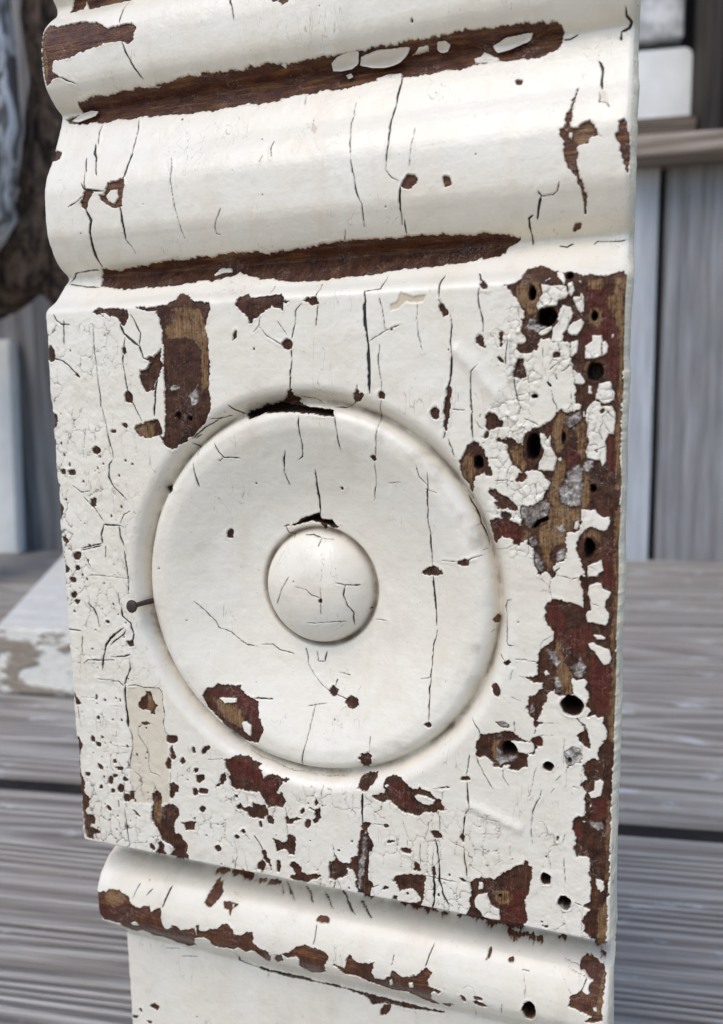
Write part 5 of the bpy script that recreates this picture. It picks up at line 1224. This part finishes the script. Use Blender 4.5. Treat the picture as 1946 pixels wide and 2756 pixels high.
# ------------------------------------------------------------------ porch behind: everything turned 9.2 degrees
RZ = math.radians(9.2)
def weathered(name, dark, light, axis, patch=None, patch_col=(0.54, 0.56, 0.55), scale=1.0, rough=0.75):
    """grey weathered timber, grain along axis 'x' or 'z'"""
    nb = NB(name, rough, 0.3)
    k = scale
    s1 = (4 * k, 150 * k, 60 * k) if axis == 'x' else (90 * k, 60 * k, 4 * k)
    s2 = (14 * k, 420 * k, 300 * k) if axis == 'x' else (420 * k, 300 * k, 14 * k)
    fib = nb.noise(s2, 4, 0.65); blot = nb.noise(14 * k, 4, 0.6, (3, 3, 3))
    if axis == 'x':                                  # flat-sawn ridges running along the plank
        fld = nb.noise((0.75 * k, 17 * k, 11 * k), 1.0, 0.4, (1, 2, 3))
        sn = nb.math('SINE', nb.math('MULTIPLY', fld, 150.0), 0.0)
        ring = nb.math('ADD', nb.ramp(sn, -1, 1, 0.30, 0.70), nb.math('MULTIPLY', nb.math('SUBTRACT', nb.noise((5 * k, 260 * k, 90 * k), 4, 0.6), 0.5), 0.9))
    else:
        ring = nb.noise(s1, 4, 0.6)
    col = nb.mix(nb.ramp(ring, 0.25, 0.62) if axis == 'x' else nb.ramp(ring, 0.36, 0.64), dark, light)
    col = nb.mix(nb.math('MULTIPLY', nb.ramp(fib, 0.40, 0.66), 0.45), col, tuple(c * 0.55 for c in dark))
    col = nb.mix(nb.math('MULTIPLY', nb.ramp(blot, 0.4, 0.7), 0.4), col, tuple(0.5 * (a + b) * f for a, b, f in zip(dark, light, (1.08, 0.98, 0.92))))
    if patch:
        p = nb.noise((26, 62, 60), 5, 0.68, (8, 2, 5)); q = nb.noise((9, 20, 20), 3, 0.5, (1, 6, 2))
        pm = nb.math('MULTIPLY', nb.ramp(p, 0.58, 0.68), nb.ramp(q, patch, patch + 0.12))
        col = nb.mix(pm, col, patch_col)
    h = nb.math('ADD', nb.math('MULTIPLY', ring, 1.0), nb.math('MULTIPLY', fib, 0.35))
    return nb.out(col, nb.bump(h, 0.004, 0.7))
MAT_DECK = weathered('weathered_deck', (0.19, 0.165, 0.140), (0.46, 0.432, 0.382), 'x', 0.40)
MAT_WALL = weathered('weathered_wall', (0.15, 0.148, 0.145), (0.37, 0.37, 0.37), 'z')
MAT_WALL_PALE = weathered('weathered_wall_pale', (0.37, 0.39, 0.41), (0.57, 0.59, 0.61), 'z')
MAT_FRAME = weathered('weathered_frame', (0.014, 0.012, 0.011), (0.070, 0.054, 0.044), 'z')
MAT_SILL = weathered('weathered_sill', (0.13, 0.09, 0.06), (0.42, 0.36, 0.30), 'x')
MAT_FRAME2 = weathered('weathered_rail', (0.04, 0.03, 0.022), (0.22, 0.17, 0.13), 'x')
def plain(name, a, b, sc_=30, rough=0.6, bmp=0.002):
    nb = NB(name, rough, 0.3)
    n = nb.noise(sc_, 4, 0.6)
    return nb.out(nb.mix(nb.ramp(n, 0.35, 0.65), a, b), nb.bump(n, bmp, 0.6))
MAT_WHITE = plain('white_paint', (0.76, 0.76, 0.72), (0.85, 0.85, 0.81))
MAT_DARK = plain('dark_interior', (0.012, 0.012, 0.014), (0.03, 0.028, 0.026))
MAT_BOUNCE_GROUND = plain('bounce_tan', (0.40, 0.30, 0.18), (0.50, 0.40, 0.26), 6)  # unseen ground; warm tan put in to bounce light onto the undersides

# ground under everything
bm = bmesh.new(); add_box(bm, -40, 40, -40, 40, -0.5, -0.30); soil = bm_obj('ground', bm, MAT_BOUNCE_GROUND); tag(soil, kind='structure')
# deck boards
bm = bmesh.new()
ys = [-0.50, -0.345, -0.19, -0.015, 0.1775]
for a, b in zip(ys[:-1], ys[1:]): add_box(bm, -2.4, 2.0, a + 0.0015, b - 0.0015, -0.028, 0.0, 0.003, 2)
ys = [0.1900, 0.334, 0.478, 0.622, 0.784]
for a, b in zip(ys[:-1], ys[1:]): add_box(bm, -2.4, 2.0, a + (0.0 if a < 0.2 else 0.0003), b - 0.0003, -0.028, -0.0005 * (a > 0.2), 0.003 if a < 0.2 else 0.0008, 2)
add_box(bm, -2.4, 2.0, -0.5, 0.784, -0.10, -0.034)
deck = bm_obj('deck', bm, MAT_DECK); deck.rotation_euler[2] = RZ; tag(deck, kind='structure')

MAT_GAP_SHADE = plain('gap_shade_paint', (0.010, 0.009, 0.009), (0.022, 0.019, 0.017), 60)
bm = bmesh.new(); add_box(bm, -2.4, 2.0, 0.1776, 0.1899, -0.033, -0.0035)  # added dark strip in place of the shade between the deck boards
shade_strip = bm_obj('gap_shade', bm, MAT_GAP_SHADE, deck); tag(shade_strip, kind='structure')

# board wall with the window
def in_frame(o): o.rotation_euler[2] = RZ; return o
wall = empty('board_wall', Matrix.Rotation(RZ, 4, 'Z') @ Vector((0, 0.80, 0)), RZ)
tag(wall, 'weathered grey vertical board wall behind the deck', 'wall')
xs = [-2.3, -2.06, -1.82, -1.58, -1.34, -1.10, -0.86, -0.62, -0.46, -0.30, -0.14, 0.02, 0.13]
bm = bmesh.new()
rr = random.Random(2)
for a, b in zip(xs[:-1], xs[1:]): add_box(bm, a + 0.002, b - 0.002, -0.016 + rr.uniform(-.002, .002), 0.01, -0.03, 0.40 if a > 0.0 else 1.7, 0.002)
for a in (0.264, 0.43, 0.60, 0.78, 0.95, 1.2, 1.45, 1.7): add_box(bm, a + 0.0025, a + (0.166 if a < .9 else .245), -0.016, 0.01, -0.03, 0.428 if a < 0.4 else 1.7, 0.002)
bm_obj('wall_boards', bm, MAT_WALL, wall)
bm = bmesh.new(); add_box(bm, 0.132, 0.2585, -0.018, 0.01, -0.03, 0.4275, 0.002); bm_obj('pale_board', bm, MAT_WALL_PALE, wall)
bm = bmesh.new(); add_box(bm, -2.3, 2.0, 0.011, 0.02, -0.03, 0.42); add_box(bm, -2.3, 0.0, 0.0105, 0.02, 0.421, 1.7); bm_obj('backing', bm, MAT_DARK, wall)

win = empty('window', Matrix.Rotation(RZ, 4, 'Z') @ Vector((0.2, 0.784, 0.43)), RZ)
tag(win, 'old window opening with a weathered grey wooden frame and sill, in the board wall', 'window')
bm = bmesh.new(); add_box(bm, -0.19, 0.20, -0.045, 0.03, -0.003, 0.020, 0.004); s_ = bm_obj('sill', bm, MAT_SILL, win)
bm = bmesh.new(); add_box(bm, -0.19, 0.091, -0.020, 0.03, 0.024, 0.041, 0.003); bm_obj('bottom_rail', bm, MAT_FRAME2, win)
bm = bmesh.new(); add_box(bm, 0.093, 0.112, -0.034, 0.03, 0.016, 0.60, 0.006, 3); add_box(bm, 0.1135, 0.20, -0.020, 0.03, 0.0205, 0.60, 0.004); bm_obj('stile', bm, MAT_FRAME, win)
bm = bmesh.new(); add_box(bm, -0.19, -0.165, -0.034, 0.03, 0.042, 0.60, 0.006, 3); bm_obj('stile', bm, MAT_FRAME, win)
bm = bmesh.new(); add_box(bm, -0.19, 0.20, -0.030, 0.03, 0.602, 0.66, 0.004); bm_obj('head', bm, MAT_FRAME, win)
bm = bmesh.new(); add_box(bm, -0.19, 0.20, 0.12, 0.13, -0.02, 0.66); bm_obj('dark_interior', bm, MAT_DARK, win)

def rounded_panel(name, x0, x1, z0, z1, y, th, r, material, parent=None, bow=0.0):
    pts = [(x0, z0), (x1, z0)]
    for i in range(9):
        g = i / 8 * math.pi / 2; pts.append((x1 - r + r * math.cos(g), z1 - r + r * math.sin(g)))
    pts.append((x0, z1)); n = len(pts)
    vs = [(x, y, z) for x, z in pts] + [(x, y + th, z) for x, z in pts]
    fs = [tuple(range(n)), tuple(reversed(range(n, 2 * n)))] + [((i + 1) % n, i, n + i, n + (i + 1) % n) for i in range(n)]
    return link_mesh(name, vs, fs, material, parent, smooth=False)
wf = Matrix.Rotation(RZ, 4, 'Z')
p1 = rounded_panel('white_panel', -0.06, 0.2915, 0.484, 0.553, 0.806, 0.012, 0.009, MAT_WHITE); p1.rotation_euler[2] = RZ
tag(p1, 'white painted panel with one rounded corner standing in the window opening', 'panel')
MAT_GREYW = plain('grey_white_paint', (0.30, 0.30, 0.29), (0.70, 0.71, 0.70), 45)
bm = bmesh.new(); add_box(bm, -0.06, 0.284, 0.815, 0.835, 0.566, 0.80, 0.003, 2)
p2 = bm_obj('worn_board', bm, MAT_GREYW, smooth=False); p2.rotation_euler[2] = RZ
tag(p2, 'worn grey and white board hanging at the top of the window opening', 'board')

# chipped white board lying on the deck, mitred at its near end
def prism(name, pts, z0, z1, material, sub=0):
    bm = bmesh.new()
    lo = [bm.verts.new((x, y, z0)) for x, y in pts]; hi = [bm.verts.new((x, y, z1)) for x, y in pts]; n = len(pts)
    bm.faces.new(list(reversed(lo))); bm.faces.new(hi)
    for i in range(n): bm.faces.new((lo[i], lo[(i + 1) % n], hi[(i + 1) % n], hi[i]))
    bmesh.ops.bevel(bm, geom=list(bm.edges), offset=0.0025, segments=2, affect='EDGES')
    return bm_obj(name, bm, material)
def chipped():
    nb = NB('chipped_cream_paint', 0.5, 0.4)
    n = nb.noise((22, 60, 45), 4, 0.6); f = nb.noise(160, 3)
    geo = nb.n.new('ShaderNodeSeparateXYZ'); nb.l.new(nb.tc.outputs['Object'], geo.inputs[0])
    low = nb.ramp(geo.outputs['Z'], 0.044, 0.0455, 1.0, 0.0)
    m = nb.math('MULTIPLY', nb.ramp(n, 0.50, 0.56), low)
    col = nb.mix(nb.ramp(f, 0.3, 0.7), (0.76, 0.75, 0.68), (0.66, 0.63, 0.54))
    col = nb.mix(m, col, nb.mix(f, (0.22, 0.17, 0.12), (0.36, 0.31, 0.25)))
    return nb.out(col, nb.bump(nb.math('ADD', m, n), 0.004, 0.6))
beam = prism('chipped_board', [(-0.231, 0.294), (-0.130, 0.294), (-0.250, 0.600), (-0.347, 0.600)], 0.0005, 0.047, chipped()); beam.rotation_euler[2] = RZ
tag(beam, 'thick white painted board with chipped front edge lying flat on the deck', 'board')

# tall white board leaning against the wall
wb = prism('leaning_board', [(-0.60, -0.008), (-0.511, -0.008), (-0.511, 0.010), (-0.60, 0.010)], 0.0, 0.27, MAT_WHITE)
wb.matrix_world = Matrix.Rotation(RZ, 4, 'Z') @ Matrix.Translation((0, 0.755, 0)) @ Matrix.Rotation(math.radians(-4), 4, 'X')
tag(wb, 'short white painted board standing upright against the wall', 'board')

# flaking pale plank standing in front of the wall
def flaky():
    nb = NB('flaking_whitewash', 0.7, 0.3)
    n = nb.noise((55, 55, 22), 5, 0.7, dist=0.9); f = nb.noise(90, 4, 0.7)
    return nb.out(nb.mix(nb.ramp(n, 0.42, 0.54), (0.15, 0.14, 0.135), (0.80, 0.80, 0.79)), nb.bump(nb.math('ADD', n, f), 0.006, 0.8))
def irregular_slab(name, left, right, y, th, material, seed):
    """upright slab whose side edges wander: left/right are lists of (z, x)"""
    zs = np.linspace(left[0][0], left[-1][0], 40)
    lx = np.interp(zs, *np.array(left).T) + value_noise(zs * 25, zs * 0, seed, 3) * 0.006
    rx = np.interp(zs, *np.array(right).T) + value_noise(zs * 25, zs * 0 + 9, seed + 1, 3) * 0.007
    nx = 9; vs = []
    for s in (0, 1):
        for z, a, b in zip(zs, lx, rx):
            for i in range(nx):
                t = i / (nx - 1); bulge = 0.012 * math.sin(t * math.pi) + 0.004 * math.sin(z * 60 + t * 7)
                vs.append((a + (b - a) * t, y + (-bulge if s == 0 else th), z))
    n = len(zs); m = n * nx; fs = []
    for j in range(n - 1):
        for i in range(nx - 1):
            a = j * nx + i; fs.append((a, a + 1, a + nx + 1, a + nx)); fs.append((m + a, m + a + nx, m + a + nx + 1, m + a + 1))
        for i, fl in ((0, 0), (nx - 1, 1)):
            a = j * nx + i; f = (a, a + nx, m + a + nx, m + a); fs.append(f[::-1] if fl else f)
    for j in (0, n - 1):
        for i in range(nx - 1):
            a = j * nx + i; f = (a, m + a, m + a + 1, a + 1); fs.append(f if j == 0 else f[::-1])
    return link_mesh(name, vs, fs, material)
slab = irregular_slab('driftwood_plank', [(0.0, -0.56), (0.8, -0.56)], [(0.0, -0.46), (0.28, -0.45), (0.33, -0.412), (0.36, -0.385), (0.41, -0.370), (0.443, -0.362), (0.555, -0.366), (0.8, -0.368)], 0.56, 0.03, flaky(), 71)
slab.rotation_euler[2] = RZ; tag(slab, 'pale grey weathered plank with flaking whitewash standing beside a dark trunk', 'plank')

# gnarled dark vine trunk between plank and block
def bark():
    nb = NB('dark_bark', 0.85, 0.2)
    n = nb.noise((85, 85, 34), 5, 0.75, dist=1.0); f = nb.noise(26, 4, 0.6, (4, 1, 1))
    col = nb.mix(nb.ramp(n, 0.40, 0.62), (0.022, 0.016, 0.013), (0.26, 0.175, 0.12))
    col = nb.mix(nb.math('MULTIPLY', nb.ramp(f, 0.58, 0.7), 0.6), col, (0.34, 0.20, 0.10))
    return nb.out(col, nb.bump(n, 0.01, 0.9))
MAT_BARK = bark()
def limb(name, pts, parent, seed):
    """tapering crooked tube through (x, y, z, r)"""
    P = np.array(pts); t = np.linspace(0, 1, len(P)); T = np.linspace(0, 1, 60)
    Q = np.stack([np.interp(T, t, P[:, i]) for i in range(4)], 1)
    k = np.ones(7) / 7; Q = np.stack([np.convolve(np.pad(Q[:, i], 3, mode='edge'), k, 'valid') for i in range(4)], 1)
    n = 28; vs = []; D = np.gradient(Q[:, :3], axis=0)
    for j, (x, y, z, r) in enumerate(Q):
        d = Vector(D[j]).normalized(); u = d.cross(Vector((0, 1, 0))).normalized(); v = d.cross(u)
        for i in range(n):
            a = 2 * math.pi * i / n
            w = 0.42 * float(value_noise(np.array([math.cos(a) * 1.6 + 40]), np.array([math.sin(a) * 1.6 + j * 0.35]), seed, 3)[0]) + 0.08 * math.sin(3 * a + j * 0.3)
            p = Vector((x, y, z)) + (u * math.cos(a) + v * math.sin(a)) * r * (1 + w); vs.append(tuple(p))
    fs = [(j * n + i, j * n + (i + 1) % n, (j + 1) * n + (i + 1) % n, (j + 1) * n + i) for j in range(59) for i in range(n)]
    fs += [tuple(reversed(range(n))), tuple(59 * n + i for i in range(n))]
    return link_mesh(name, vs, fs, MAT_BARK, parent)
tr = empty('vine_trunk', (0, 0, 0), RZ); tag(tr, 'dark gnarled vine trunk rising beside the pale plank', 'vine trunk')
limb('trunk', [(-0.60, 0.66, 0.306, 0.030), (-0.52, 0.66, 0.310, 0.032), (-0.45, 0.655, 0.320, 0.036), (-0.405, 0.65, 0.350, 0.036), (-0.378, 0.645, 0.40, 0.027), (-0.366, 0.64, 0.46, 0.024), (-0.356, 0.64, 0.54, 0.023), (-0.350, 0.64, 0.85, 0.023)], tr, 81)
limb('limb', [(-0.39, 0.67, 0.30, 0.020), (-0.368, 0.67, 0.36, 0.030), (-0.348, 0.67, 0.43, 0.022), (-0.335, 0.67, 0.55, 0.020), (-0.33, 0.67, 0.85, 0.02)], tr, 82)
limb('limb', [(-0.385, 0.66, 0.33, 0.016), (-0.362, 0.665, 0.29, 0.020), (-0.352, 0.672, 0.265, 0.010), (-0.348, 0.675, 0.250, 0.004)], tr, 83)
